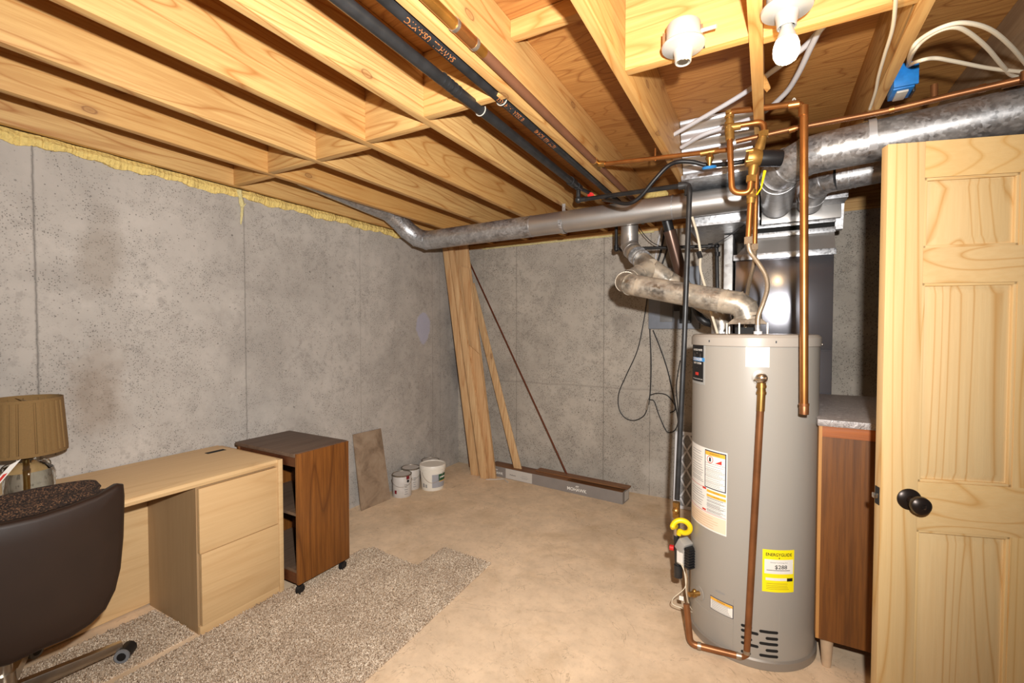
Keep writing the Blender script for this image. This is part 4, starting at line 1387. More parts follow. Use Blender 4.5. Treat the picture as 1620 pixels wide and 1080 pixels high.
bb_ = B()
for (a0_, a1_, c0_, c1_) in ((0, .025, 0, fh), (fw - .025, fw, 0, fh), (0, fw, 0, .025), (0, fw, fh - .025, fh)):
    bb_.prism([fpt(a0_, c0_), fpt(a1_, c0_), fpt(a1_, c1_), fpt(a0_, c1_)], nn * .025)
link('frame', bb_, 'filterframe', ff)
link('media', B().prism([fpt(.02, .02, .006), fpt(fw - .02, .02, .006), fpt(fw - .02, fh - .02, .006), fpt(.02, fh - .02, .006)], nn * .008), 'filtermesh', ff)
bb_ = B()
for k in range(-3, 6):
    for sgn in (1, -1):
        pA = []
        for t in (0, 1):
            a_ = .02 + t * (fw - .04)
            h_ = k * .15 + (a_ * 1.75 if sgn > 0 else (fw - a_) * 1.75)
            pA.append((a_, h_))
        (aa, ha), (ab, hb) = pA
        # clip to frame
        def clip(a1, h1, a2, h2):
            out = []
            for (x, y_, x2, y2) in ((a1, h1, a2, h2), (a2, h2, a1, h1)):
                if y_ < .02:
                    t = (.02 - y_) / (y2 - y_) if y2 != y_ else 2
                    if t > 1 or t < 0: return None
                    x, y_ = x + (x2 - x) * t, .02
                if y_ > fh - .02:
                    t = (fh - .02 - y_) / (y2 - y_) if y2 != y_ else 2
                    if t > 1 or t < 0: return None
                    x, y_ = x + (x2 - x) * t, fh - .02
                out.append((x, y_))
            return out
        cpl = clip(aa, ha, ab, hb)
        if cpl and math.dist(*cpl) > .03:
            (xa, ya), (xb, yb_) = cpl
            dd = V((xb - xa, yb_ - ya)).normalized()
            pp = V((-dd.y, dd.x)) * .0065
            bb_.prism([fpt(xa - pp.x, ya - pp.y, .016), fpt(xb - pp.x, yb_ - pp.y, .016), fpt(xb + pp.x, yb_ + pp.y, .016), fpt(xa + pp.x, ya + pp.y, .016)], nn * .004)
link('diamond_lattice', bb_, 'filterframe', ff)

# ------------------------------------------------------------------ cabinet by the heater
cb = thing('old_cabinet', (.45, 2.75, 0), 'old mahogany cabinet on pale tapered legs beside the heater, grey marbled top', 'cabinet')
cx0, cx1, cy0, cy1, cz0, cz1 = .2, .95, 2.3, 3.2, .135, 1.045
link('back_panel', B().box(cx0 + .012, cx1 - .02, cy0, cy0 + .012, cz0, cz1 - .045), 'mahog', cb, label='reddish brown plywood panel')
link('rail', B().box(cx0 + .012, cx1 - .02, cy0 - .004, cy0 + .012, cz1 - .045, cz1), 'mahogrim', cb)
link('side_panel', B().hexa([(cx0, cy0, cz0), (cx0, cy0, cz1), (cx0, cy1, cz1), (cx0, cy1, cz0 + .0), (cx0, cy0 + .12, cz0)], [(cx0 + .012, cy0, cz0), (cx0 + .012, cy0, cz1), (cx0 + .012, cy1, cz1), (cx0 + .012, cy1, cz0), (cx0 + .012, cy0 + .12, cz0)]), 'tanedge', cb, label='tan side panel')
link('carcass', B().box(cx0 + .012, cx1 - .02, cy0 + .012, cy1, cz0, cz1), 'mahog', cb)
link('top', B().box(cx0 - .006, cx1, cy0 - .008, cy1 + .01, cz1, cz1 + .028, .003), 'lam', cb, label='grey marbled laminate top')
for (lx, ly) in ((cx0 + .045, cy0 + .045), (cx0 + .045, cy1 - .05), (cx1 - .07, cy0 + .045), (cx1 - .07, cy1 - .05)):
    link('leg', B().lathe([(.016, 0), (.018, .01), (.026, cz0)], (lx, ly, 0), seg=20), 'legwood', cb)

# ------------------------------------------------------------------ pine door
D0 = V((.332, 1.865, 0))
dd = V((.341, .104, 0)).normalized()
dn = V((dd.y, -dd.x, 0))          # faces the camera side
door = bpy.data.objects.new('door_1', None)
C.objects.link(door)
door.location = D0
door['_w'] = tuple(D0)
door['kind'] = 'structure'
door['label'] = 'open knotty pine panel door at the right edge'
DW, DH, DT, SW = .76, 2.04, .035, .103


def dp(u_, z, d=0.0):
    return D0 + dd * u_ + V((0, 0, z)) + dn * d


def dbox(b, u0, u1, z0, z1, d0=-DT, d1=0.0, bev=0):
    b.hexa([dp(u0, z0, d0), dp(u1, z0, d0), dp(u1, z0, d1), dp(u0, z0, d1)], [dp(u0, z1, d0), dp(u1, z1, d0), dp(u1, z1, d1), dp(u0, z1, d1)], bev)
    return b


MID0, MID1 = .352, .408
for (u0, u1, z0_, z1_) in ((0, SW, .012, DH), (DW - SW, DW, .012, DH)):
    link('stile', dbox(B(), u0, u1, z0_, z1_, bev=.0012), 'doorpine', door)
for (z0_, z1_) in ((.012, .25), (.807, .963), (1.596, 1.707), (1.927, DH)):
    link('rail', dbox(B(), SW, DW - SW, z0_, z1_), 'doorpineh', door)
for (z0_, z1_) in ((.25, .807), (.963, 1.596), (1.707, 1.927)):
    link('mullion', dbox(B(), MID0, MID1, z0_, z1_), 'doorpine', door)
    for (u0, u1) in ((SW, MID0), (MID1, DW - SW)):
        b = dbox(B(), u0 + .001, u1 - .001, z0_ + .001, z1_ - .001, -.026, -.013)
        i1, i2 = .012, .036
        for sd_ in (1, -1):
            off = -.013 if sd_ > 0 else -.026
            hi = off + sd_ * .0085
            lo = [dp(u0 + i1, z0_ + i1, off), dp(u1 - i1, z0_ + i1, off), dp(u1 - i1, z1_ - i1, off), dp(u0 + i1, z1_ - i1, off)]
            hh_ = [dp(u0 + i2, z0_ + i2, hi), dp(u1 - i2, z0_ + i2, hi), dp(u1 - i2, z1_ - i2, hi), dp(u0 + i2, z1_ - i2, hi)]
            b.hexa(lo, hh_)
        link('raised_panel', b, 'doorpine', door)
        b = B()
        for (a1, a2, c1, c2, sx) in ((u0, u1, z1_ - .009, z1_, 0), (u0, u1, z0_, z0_ + .009, 0), (u0, u0 + .009, z0_, z1_, 1), (u1 - .009, u1, z0_, z1_, 1)):
            link('sticking', dbox(B(), a1, a2, c1, c2, -.014, -.003, .002), 'doorpine' if sx else 'doorpineh', door)
ku, kz = .079, .905
kn = dp(ku, kz, 0)
link('door_knob', B().lathe([(.034, 0), (.034, .004), (.028, .009), (.014, .012), (.0115, .03), (.014, .036), (.025, .044), (.0285, .054), (.027, .064), (.018, .071), (.008, .072), (.006, .069), (.001, .069)], kn, dn, 36), plain('oil_rubbed_bronze', (46, 38, 34), .32, .6), door, label='dark bronze knob with rosette')
link('door_knob', B().lathe([(.034, 0), (.034, .004), (.028, .009), (.014, .012), (.0115, .03), (.014, .036), (.025, .044), (.0285, .054), (.027, .064), (.018, .071), (.001, .072)], dp(ku, kz, -DT), -dn, 36), bpy.data.materials['oil_rubbed_bronze'], door)
b = dbox(B(), -.0015, .0, kz - .029, kz + .029, -.030, -.006)
link('latch_plate', b, 'ink', door)
b = dbox(B(), -.014, .0, kz - .008, kz + .008, -.024, -.010, .002)
link('latch_bolt', b, 'chrome', door)
hj = D0 + dd * (DW + .005)
struct('door_2', B().box(hj.x + .01, hj.x + .05, hj.y - .05, hj.y + .1, 0, 2.06), 'trimwhite', label='door jamb right of the view')

# ------------------------------------------------------------------ desk
dk = thing('desk', (-2.6, .6, 0), 'light maple laminate desk against the left wall with two drawers', 'desk')
XF = -2.32
DTz = .745
y0, y1 = -.35, 1.553
b = B()
prof = [(XL + .012, DTz - .042), (XF - .02, DTz - .042), (XF - .006, DTz - .036), (XF, DTz - .021), (XF - .005, DTz - .007), (XF - .018, DTz), (XL + .012, DTz)]
b.hexa([(x, y0, z) for x, z in prof], [(x, 1.53, z) for x, z in prof])
link('desktop', b, 'maple', dk)
link('end_panel', B().box(XL + .012, XF + .006, 1.5305, 1.5555, 0, DTz - .006, .002), 'maple', dk)
link('end_panel', B().box(XL + .012, XF, y0, y0 + .025, 0, DTz - .043), 'maple', dk)
ys = 1.128
link('pedestal_side', B().box(-2.815, XF - .022, ys + .002, ys + .02, .0, DTz - .043), 'maplev', dk)
link('pedestal_back', B().box(-2.9, XF - .03, ys + .02, 1.53, .0, DTz - .043), 'maplev', dk)
link('modesty_panel', B().box(-2.835, -2.817, y0 + .025, ys + .03, .01, DTz - .043), 'maple', dk)
zs = at(440, 828, x=XF).z
zs2 = at(443, 926, x=XF).z
link('drawer', B().box(XF - .021, XF, ys + .006, 1.528, zs + .0015, DTz - .046, .0015), 'maple', dk)
link('drawer', B().box(XF - .018, XF + .004, ys + .01, 1.5285, zs2 + .002, zs - .0015, .0015), 'maple', dk)
link('plinth', B().box(XF - .02, XF, ys + .001, 1.529, 0, zs2 - .0005, .001), 'maple', dk)
g_ = [at(324, 717, z=DTz), at(333, 711, z=DTz), at(358, 712, z=DTz), at(350, 717, z=DTz)]
gx, gy = at(341, 714, z=DTz).x, at(341, 714, z=DTz).y
link('cable_slot', B().obox((gx, gy, DTz + .0008), (.036, .1, .0012), Matrix.Rotation(0, 3, 'Z')), 'dark', dk, label='black cable slot')

# ------------------------------------------------------------------ rolling cart
ct = thing('rolling_cart', (-2.48, 1.74, 0), 'walnut laminate rolling cart with open shelves on black casters, beside the desk', 'cart')
qx0, qx1, qy0, qy1, qz0, qz1 = -2.765, -2.207, 1.568, 1.915, .055, .775
link('side_panel', B().box(qx1 - .018, qx1, qy0, qy1, qz0, qz1 - .001, .001), 'walnut', ct)
link('side_panel', B().box(qx0, qx0 + .018, qy0, qy1, qz0, qz1 - .02, .001), 'walnut', ct)
link('back_panel', B().box(qx0 + .018, qx1 - .018, qy1 - .01, qy1 - .001, qz0, qz1 - .02), 'walnutdark', ct)
link('top', B().box(qx0 - .012, qx1 - .0185, qy0 - .006, qy1 + .004, qz1 - .02, qz1, .001), 'walnuttop', ct, label='dusty brown top')
link('apron', B().box(qx0 + .018, qx1 - .018, qy0 + .004, qy0 + .018, qz1 - .075, qz1 - .02), 'walnutdark', ct)
for z in (.43, .115):
    link('shelf', B().box(qx0 + .018, qx1 - .018, qy0 + .004, qy1 - .01, z, z + .016), 'walnuttop', ct)
link('base_rail', B().box(qx0 + .018, qx1 - .018, qy0 + .004, qy0 + .018, qz0, .115), 'walnutdark', ct)
for (a, b_) in ((qx1 - .01, qy0 + .03), (qx1 - .01, qy1 - .03), (qx0 + .03, qy0 + .03), (qx0 + .03, qy1 - .03)):
    b = B().cyl((a - .008, b_ - .018, .0255), (a + .012, b_ - .012, .0255), .025, seg=20).cyl((a - .014, b_ - .022, .0265), (a - .006, b_ - .018, .0265), .019, seg=16)
    b.cyl((a - .004, b_, .03), (a - .004, b_, qz0 + .002), .008, seg=10)
    link('caster', b, 'blackplastic', ct)

# ------------------------------------------------------------------ carpets
def inside(pt, poly):
    x, y = pt
    c = False
    for i in range(len(poly)):
        x1, y1_ = poly[i]
        x2, y2_ = poly[i - 1]
        if (y1_ > y) != (y2_ > y) and x < (x2 - x1) * (y - y1_) / (y2_ - y1_) + x1:
            c = not c
    return c


def carpet(poly, lb, origin, sp=.0085, hgt=.013):
    rnd = np.random.RandomState(3)
    xs = [p[0] for p in poly]
    ysl = [p[1] for p in poly]
    vs, fs = [], []
    base = len(poly)
    for z in (.001, .006):
        for p in poly:
            vs.append((p[0], p[1], z))
    n = base
    fs.append(tuple(range(n))[::-1])
    fs.append(tuple(range(n, 2 * n)))
    for i in range(n):
        j = (i + 1) % n
        fs.append((i, j, n + j, n + i))
    gx_ = np.arange(min(xs), max(xs), sp)
    gy_ = np.arange(min(ysl), max(ysl), sp)
    for gx1 in gx_:
        for gy1 in gy_:
            p = (gx1 + rnd.uniform(-.4, .4) * sp, gy1 + rnd.uniform(-.4, .4) * sp)
            if not inside(p, poly):
                continue
            h = hgt * rnd.uniform(.75, 1.15)
            r = sp * rnd.uniform(.55, .8)
            a0_ = rnd.uniform(0, 6.28)
            lx, ly = rnd.uniform(-.5, .5, 2) * sp
            k0 = len(vs)
            for q in range(4):
                a = a0_ + q * PI / 2
                vs.append((p[0] + math.cos(a) * r, p[1] + math.sin(a) * r, .004))
            for q in range(4):
                a = a0_ + .5 + q * PI / 2
                vs.append((p[0] + lx + math.cos(a) * r * .55, p[1] + ly + math.sin(a) * r * .55, h))
            for q in range(4):
                w = (q + 1) % 4
                fs.append((k0 + q, k0 + w, k0 + 4 + w, k0 + 4 + q))
            fs.append((k0 + 4, k0 + 5, k0 + 6, k0 + 7))
    me = bpy.data.meshes.new('carpet')
    me.from_pydata(vs, [], fs)
    o = link('carpet_remnant', me, 'carpet', origin=origin, smooth=0)
    return tag(o, lb, 'carpet')


carpet([(-1.40, .35), (-1.42, 1.304), (-1.445, 1.9), (-1.467, 2.362), (-1.845, 2.384), (-1.846, 2.116), (-2.1, 2.13), (-2.234, 2.157), (-2.30, 2.11), (-2.312, 1.5), (-2.305, .35)], 'large speckled brown carpet remnant in front of the desk and cart', (-1.9, 1.3, 0))
carpet([(-2.36, .2), (-2.352, 1.118), (-2.5, 1.122), (-2.73, 1.118), (-2.74, .2)], 'small speckled carpet remnant in the kneehole under the desk', (-2.55, .6, 0))

# ------------------------------------------------------------------ office chair (tucked in, back toward the viewer)
ch = thing('office_chair', (-2.42, .55, 0), 'brown leather office chair with tweed upholstery tucked into the desk', 'chair')
xb = -2.16
out = [(-60, 845), (0, 829), (60, 815), (110, 800), (160, 782), (190, 766), (200, 767), (202, 785), (200, 850), (195, 900), (186, 935), (170, 965), (145, 988), (110, 1010), (50, 1034), (0, 1055), (-60, 1080)]
P = [at(px, py, x=xb) for px, py in out]
# mirror about the chair centre to complete the shell
cyc = .55
right = [p for p in P[2:15]]
left = [V((p.x, 2 * cyc - p.y, p.z)) for p in right[::-1]]
zt_ = right[0].z
loop = right + left
zmax = max(p.z for p in loop)
cen = V((xb, cyc, sum(p.z for p in loop) / len(loop)))
rings = []
for (off, sc) in ((-.035, .93), (-.028, .985), (-.01, 1.0), (.0, .995), (.008, .965), (.012, .9), (.014, .6), (.014, .2)):
    rr = []
    for p in loop:
        q = cen + (p - cen) * sc
        bow = -.04 * ((q.y - cyc) / .34) ** 2
        rr.append(V((xb + off + bow, q.y, q.z)))
    rings.append(rr)
link('back_shell', B().rings(rings), 'leather', ch, smooth=60)


def roll(xc, zc, r, yh, name='back_cushion', zlow=None, rx=None):
    rings = []
    nseg = 26
    for k in range(nseg + 1):
        t = -1 + 2 * k / nseg
        y = cyc + t * yh
        s_ = max(.0, 1 - abs(t) ** 14) ** .5 * .9 + .1
        bow = -.04 * t * t
        rings.append([(xc + bow + math.cos(a) * (rx or r) * s_, y, zc - .028 * t * t + math.sin(a) * r * s_) for a in [2 * PI * q / 14 for q in range(14)]])
    return link(name, B().rings(rings), 'tweed', ch, smooth=60)


roll(-2.215, at(90, 789, x=-2.21).z - .02, .028, .25, rx=.022)
roll(-2.278, at(90, 769, x=-2.275).z - .02, .03, .225, rx=.026)
roll(-2.225, .66, .14, .19, rx=.03)
link('seat_cushion', B().box(-2.62, -2.24, cyc - .2, cyc + .17, .40, .5, .03), 'tweed', ch)
link('seat_pan', B().box(-2.6, -2.24, cyc - .16, cyc + .14, .375, .4, .005), 'blackplastic', ch)
ctr = V((-2.475, .525, 0))
link('column', B().cyl(ctr + V((0, 0, .1)), ctr + V((0, 0, .38)), .03, seg=20).cyl(ctr + V((0, 0, .06)), ctr + V((0, 0, .17)), .04, seg=20), 'chrome', ch)
tip = at(193, 1014, z=.095)
vec = tip - V((ctr.x, ctr.y, .095))
L_ = vec.length
a0_ = math.atan2(vec.y, vec.x)
for k in range(5):
    a = a0_ + k * 2 * PI / 5
    d = V((math.cos(a), math.sin(a), 0))
    n_ = V((-d.y, d.x, 0))
    p = ctr + d * .03
    q = ctr + d * L_
    lg = link('base_leg', B().hexa([p - n_ * .016 + V((0, 0, .055)), q - n_ * .013 + V((0, 0, .062)), q + n_ * .013 + V((0, 0, .062)), p + n_ * .016 + V((0, 0, .055))], [p - n_ * .016 + V((0, 0, .11)), q - n_ * .013 + V((0, 0, .096)), q + n_ * .013 + V((0, 0, .096)), p + n_ * .016 + V((0, 0, .11))], .003), 'chrome', ch)
    w = q + d * .0
    off = n_ * (.0)
    wc = V((w.x, w.y, .040)) + d * .012
    ax = V((math.cos(a + .9), math.sin(a + .9), 0))
    wc.z = .029 + .013
    link('caster', B().cyl(wc - ax * .032, wc + ax * .032, .028, seg=22).cyl(V((w.x, w.y, .05)), V((w.x, w.y, .064)), .008, seg=10), 'blackplastic', ch)
    link('caster_rim', B().cyl(wc - ax * .034, wc - ax * .026, .0285, seg=22), 'rubber', ch)
    link('caster_hub', B().cyl(wc - ax * .036, wc - ax * .03, .017, seg=16), 'blackplastic', ch)

# ------------------------------------------------------------------ lamp on the desk
LC = V((-2.72, .665, DTz))
lp = thing('table_lamp', LC, 'table lamp with a tan pleated shade and clear glass jug base on the desk', 'lamp')
zb, zt2 = at(48, 722, x=LC.x).z + .02, at(48, 627, x=LC.x).z - .004
rb, rt = .13, .118
b = B()
n = 180
rings = []
npl = 30
for z, r in ((zb, rb), (zb + .012, rb), (zb + .0121, rb - .001), (zt2 - .012, rt - .001), (zt2 - .0119, rt), (zt2, rt), (zt2, rt - .004), (zb, rb - .005)):
    rr = []
    for k in range(n):
        a = 2 * PI * k / n
        pl_ = .0
        if zb + .012 < z < zt2 - .0119 and r > rt - .003:
            fz = (a * npl / (2 * PI)) % 1
            pl_ = -.006 if fz < .1 else .0018 * math.sin(fz * PI)
        rr.append((LC.x + math.cos(a) * (r + pl_), LC.y + math.sin(a) * (r + pl_), z))
    rings.append(rr)
b.rings(rings, closed=True)
link('lamp_shade', b, 'shade', lp, smooth=25)
link('glass_base', B().lathe([(.07, .0), (.084, .004), (.088, .02), (.088, .095), (.082, .115), (.06, .132), (.036, .142), (.03, .15), (.03, .162), (.036, .168)], LC, seg=40, cap=True), 'glass', lp)
link('stem', B().cyl(LC + V((0, 0, .17)), LC + V((0, 0, .3)), .007, seg=12).cyl(LC + V((0, 0, .168)), LC + V((0, 0, .182)), .03, seg=24).cyl(LC + V((0, 0, .004)), LC + V((0, 0, .168)), .008, seg=12), 'brassold', lp)
link('socket', B().cyl(LC + V((0, 0, .2)), LC + V((0, 0, .25)), .018, seg=16), 'brassold', lp)
link('harp', B().tube([LC + V((0, math.sin(a) * .05, .28 + .06 * (1 - math.cos(a)))) for a in [2 * PI * k / 24 for k in range(25)]] + [], .0015, 6).tube([(LC.x - rt + .006, LC.y, zt2 - .01), (LC.x + rt - .006, LC.y, zt2 - .01)], .0015, 6), 'brassold', lp)
ear = B()
for sgn in (1, -1):
    ear.tube([LC + V((0, sgn * (.05 + math.sin(a) * .022), .125 - math.cos(a) * .02)) for a in [PI * k / 8 for k in range(9)]], .006, 8)
link('jug_handle', ear, 'glass', lp)
cardp = [at(0, 768, x=-2.50), at(0, 738, x=-2.50), at(33, 725, x=-2.52), at(12, 752, x=-2.50)]
a_, c_2 = at(-4, 765, x=-2.56), at(31, 727, x=-2.60)
cA, cB, cC, cD = V((-2.55, .44, DTz + .001)), V((-2.55, .468, DTz + .001)), at(33, 726, x=-2.56), at(16, 735, x=-2.55)
b = B().prism([cA, cB, cC, cD], (.0015, 0, 0))
cdo = thing('price_card', (-2.55, .47, DTz), 'white card with a red stripe leaning on the lamp at the left edge', 'card')
link('card', b, 'paper', cdo)
link('stripe', B().prism([cA.lerp(cB, .62) + V((.002, 0, .002)), cA.lerp(cB, .9) + V((.002, 0, .002)), cD.lerp(cC, .6).lerp(cB, .2) + V((.003, 0, 0)), cD.lerp(cC, .35).lerp(cA, .2) + V((.003, 0, 0))], (.0012, 0, 0)), 'redink', cdo)

# ------------------------------------------------------------------ tile and paint cans
b = B()
tb0, tb1 = at(572, 808, z=0), at(618, 789, z=0)
tt0, tt1 = V((XL + .012, tb0.y + .012, .6)), V((XL + .012, tb1.y + .012, .592))
b.prism([tb0, tb1, tt1, tt0], (-.009, 0, -.0005))
for v in b.bm.verts:
    v.co.z = max(v.co.z, .0)
tag(link('floor_tile', b, 'tile', smooth=0), 'large brown stone tile leaning on the left wall beside the paint cans', 'tile')


def paint_can(c, lb, red=False, label_mat='can'):
    t = thing('paint_can', c, lb, 'paint can', 'paint cans by the left wall')
    r, h = .0825, .19
    c = V(c)
    link('can_body', B().lathe([(r - .002, 0), (r, .003), (r, h - .006), (r - .002, h - .003)], c, seg=40), label_mat, t)
    link('lid', B().lathe([(r + .002, h - .010), (r + .003, h), (r - .004, h + .001), (r - .008, h - .008), (r - .02, h - .009), (r - .022, h - .006), (.001, h - .006)], c, seg=40), 'canmetal', t)
    view = V((-c.x, -c.y, 0)).normalized()
    rgt = V((-view.y, view.x, 0))
    b = B()
    for k in range(5):
        b.obox(c + (view * .9 + rgt * .42).normalized() * (r + .0006) + V((0, 0, .03 + k * .02)), (.002, .03 - k % 2 * .01, .006), Matrix.Rotation(math.atan2((view * .9 + rgt * .42).y, (view * .9 + rgt * .42).x), 3, 'Z'))
    link('printed_block', b, 'greyink', t)
    pts = [c + (rgt * math.cos(a) + view * math.sin(a) * 1.0) * (r + .004) + V((0, 0, h - .045 - .05 * math.sin(a))) for a in [PI * k / 16 for k in range(17)]]
    link('wire_handle', B().tube(pts, .0018, 6), 'chrome', t)
    if red:
        dv_ = (view * .8 + rgt * .6).normalized()
        m = Matrix.Rotation(math.atan2(dv_.y, dv_.x), 3, 'Z')
        link_each('red_drip', B().obox(c + dv_ * (r + .001) + V((0, 0, h - .02)), (.004, .03, .03), m, .0015).obox(c + (view * .75 - rgt * .62).normalized() * (r + .001) + V((0, 0, .05)), (.003, .02, .03), Matrix.Rotation(math.atan2((view * .75 - rgt * .62).y, (view * .75 - rgt * .62).x), 3, 'Z'), .001), plain('dark_red_paint', (120, 22, 34), .4), t, label='dark red paint drip')
        link('handle_boss', B().lathe([(.011, 0), (.012, .004), (.004, .005)], c + dv_ * r + V((0, 0, h - .05)), dv_, 16), 'ink', t)
    return t


paint_can((-2.772, 2.985, 0), 'white paint can with dark red drips, nearest the tile', True)
paint_can((-2.832, 3.165, 0), 'plain pale paint can between the dripped can and the pail')
paint_can((-2.828, 3.44, 0), 'paint can half hidden behind the white pail')
bc = V((-2.655, 3.262, 0))
bk = thing('plastic_pail', bc, 'white plastic pail with a green label standing right of the paint cans', 'bucket')
link('pail_body', B().lathe([(.098, 0), (.1, .004), (.112, .17), (.116, .171), (.116, .18), (.112, .181), (.113, .195)], bc, seg=48), 'pail', bk)
link('lid', B().lathe([(.119, .188), (.12, .192), (.12, .218), (.116, .226), (.106, .226), (.104, .22), (.001, .22)], bc, seg=48), 'pail', bk)
vw = V((-bc.x, -bc.y, 0)).normalized()
a_v = math.atan2(vw.y, vw.x)


def pail_patch(a0__, a1__, z0_, z1_, mat, name, rr=.0012):
    n = 10
    rings = []
    for k in range(n + 1):
        a = a_v + a0__ + (a1__ - a0__) * k / n
        f = lambda z, e: bc + V((math.cos(a), math.sin(a), 0)) * (.1 + .012 * z / .17 + rr + e) + V((0, 0, z))
        rings.append([f(z0_, 0), f(z1_, 0), f(z1_, .0005), f(z0_, .0005)])
    return link(name, B().rings(rings), mat, bk)


pail_patch(-.05, 1.25, .03, .15, 'labelgrey', 'grey_label')
pail_patch(.5, 1.3, .09, .15, 'green', 'green_label', .0024)
pail_patch(.6, 1.2, .115, .127, 'paper', 'white_print', .0036)
pail_patch(.55, 1.25, .082, .088, 'orange', 'yellow_print', .0036)
pail_patch(-.95, -.75, .03, .065, 'greyink', 'printed_block')
pail_patch(-.65, -.5, .03, .06, 'greyink', 'printed_block')
pts = [bc + V((math.cos(a_v - .9 + 1.8 * k / 12), math.sin(a_v - .9 + 1.8 * k / 12), 0)) * .1195 + V((0, 0, .165 - .085 * math.sin(PI * k / 12) ** .8)) for k in range(13)]
link('wire_handle', B().tube(pts, .002, 6), 'chrome', bk)

# ------------------------------------------------------------------ leaning boards
def quad_board(c4, ys4, th, mat, lb, name='pine_board', bottomz=None):
    P = [at(px, py, y=yy) for (px, py), yy in zip(c4, ys4)]
    if bottomz is not None:
        P[2].z = P[3].z = bottomz
    o = link(name, B().prism(P, (0, th, 0), .0015), mat)
    return tag(o, lb, 'board', 'boards leaning in the corner')


quad_board([(716, 385), (739, 385), (784, 738), (763, 745)], [3.74, 3.74, 3.80, 3.80], .02, 'board', 'widest pine board in the leaning bundle, behind the others', bottomz=.002)
quad_board([(728, 421), (741, 424), (784, 738), (770, 745)], [3.71, 3.71, 3.77, 3.77], .018, 'board', 'pine board ending just below the duct with a small knot', bottomz=.002)
quad_board([(741, 545), (758, 560), (784, 738), (768, 745)], [3.695, 3.695, 3.74, 3.74], .014, 'board', 'short pine board in front of the bundle with a dark oval knot', bottomz=.002)
quad_board([(699, 385), (707, 385), (757, 750), (745, 750)], [3.655, 3.655, 3.735, 3.735], .045, 'board', 'leftmost narrow pine board of the leaning bundle', bottomz=.002)
quad_board([(708, 385), (715, 385), (771, 757), (760, 757)], [3.635, 3.635, 3.695, 3.695], .035, 'board', 'second narrow pine board from the left, its foot furthest forward', bottomz=.002)
quad_board([(716, 480), (738, 480), (764, 738), (742, 738)], [3.86, 3.86, 3.93, 3.93], .03, 'shadeboard', 'dark reddish brown board added for the shaded side of the pine boards in the corner', 'shaded_side_board', bottomz=.002)  # added board; the shade beside the bundle is put into its colour
quad_board([(741, 452), (750, 447), (825, 742), (813, 740)], [3.97, 3.97, 3.86, 3.86], .012, 'board', 'single thin pine strip leaning alone on the far wall', 'pine_strip')
tag(link('copper_rod', B().tube([at(733, 393, y=3.99), at(897, 750, y=3.88)], .0075, 10), plain('dark_copper_rod', (120, 66, 46), .4, .6)), 'long thin reddish copper rod leaning on the far wall', 'rod')

# ------------------------------------------------------------------ flooring carton
A0, A1 = at(772, 750, z=0), at(985, 798, z=0)
ud = (A1 - A0).normalized()
nd = V((-ud.y, ud.x, 0))
Lb = (A1 - A0).length
Wb, Hb = .15, .1
fbx = thing('flooring_carton', (A0 + A1) / 2, 'long grey carton of flooring planks lying along the far wall', 'box')


def bx(b, u0, u1, n0, n1, z0, z1):
    q = [A0 + ud * u_ + nd * n_ for u_, n_ in ((u0, n0), (u1, n0), (u1, n1), (u0, n1))]
    b.hexa([p + V((0, 0, z0)) for p in q], [p + V((0, 0, z1)) for p in q])
    return b


b = B()
bx(b, 0, Lb, 0, .004, 0.001, Hb)
bx(b, 0, Lb, Wb - .004, Wb, 0.001, Hb)
bx(b, 0, .004, .004, Wb - .004, 0.001, Hb)
bx(b, Lb - .004, Lb, .004, Wb - .004, 0.001, Hb)
bx(b, 0.004, Lb - .004, .004, Wb - .004, 0.001, .005)
link('carton', b, 'boxgrey', fbx)
link('white_label', bx(B(), Lb * .155, Lb * .37, -.0012, 0, .004, Hb - .003), 'boxlight', fbx)
link('end_label', bx(B(), Lb, Lb + .0012, .05, Wb - .01, .01, Hb - .01), 'boxlight', fbx)
fm = -nd
flat_text('logo_text', 'MOHAWK', .034, 'paper', fbx, A0 + ud * Lb * .075 - nd * .0015 + V((0, 0, .036)), ud, (0, 0, 1), .0008)
flat_text('logo_text', 'MOHAWK', .04, 'paper', fbx, A0 + ud * Lb * .70 - nd * .0015 + V((0, 0, .038)), ud, (0, 0, 1), .0008)
flat_text('label_text', 'Mohawk', .02, 'ink', fbx, A0 + ud * Lb * .215 - nd * .0025 + V((0, 0, .045)), ud, (0, 0, 1))
b = B()
for uc, sc in ((.075, 1), (.70, 1.15)):
    for k in range(3):
        c = A0 + ud * (Lb * uc - .012 + k * .01) - nd * .0015 + V((0, 0, .062))
        b.prism([c, c + ud * .005 * sc, c + ud * .012 * sc + V((0, 0, .012 * sc)), c + ud * .007 * sc + V((0, 0, .012 * sc))], -nd * .0004)
    link('logo_mark', b, 'paper', fbx)
    b = B()
b = B()
for k in range(3):
    for z in (.03, .04, .055):
        c = A0 + ud * (Lb * .31) - nd * .0018 + V((0, 0, z))
        bq = .03 if z != .04 else .045
        b.prism([c - ud * bq, c + ud * bq, c + ud * bq + V((0, 0, .003)), c - ud * bq + V((0, 0, .003))], -nd * .0003)
    break
link('printed_line', b, 'greyink', fbx)
for k, (u0, u1, n0, n1, z0, z1, lb) in enumerate(((.01, Lb - .01, .012, Wb - .01, .006, .078, 'stack of brown flooring planks filling the carton'), (.01, Lb * .62, .02, Wb - .008, .0785, .0995, 'brown flooring plank lying on top in the left part of the carton'), (.36 * Lb, Lb + .008, .085, Wb + .03, .1005, .109, 'brown plank resting across the right end of the carton'))):
    b = bx(B(), u0, u1, n0, n1, z0, z1)
    o = link('flooring_plank', b, 'plank')
    tag(o, lb, 'plank', 'flooring planks in the carton')
b = B().tube([at(769, 758, z=.004), at(785, 758, z=.004), at(797, 757, z=.012), at(804, 763, z=.004)], .004, 6)
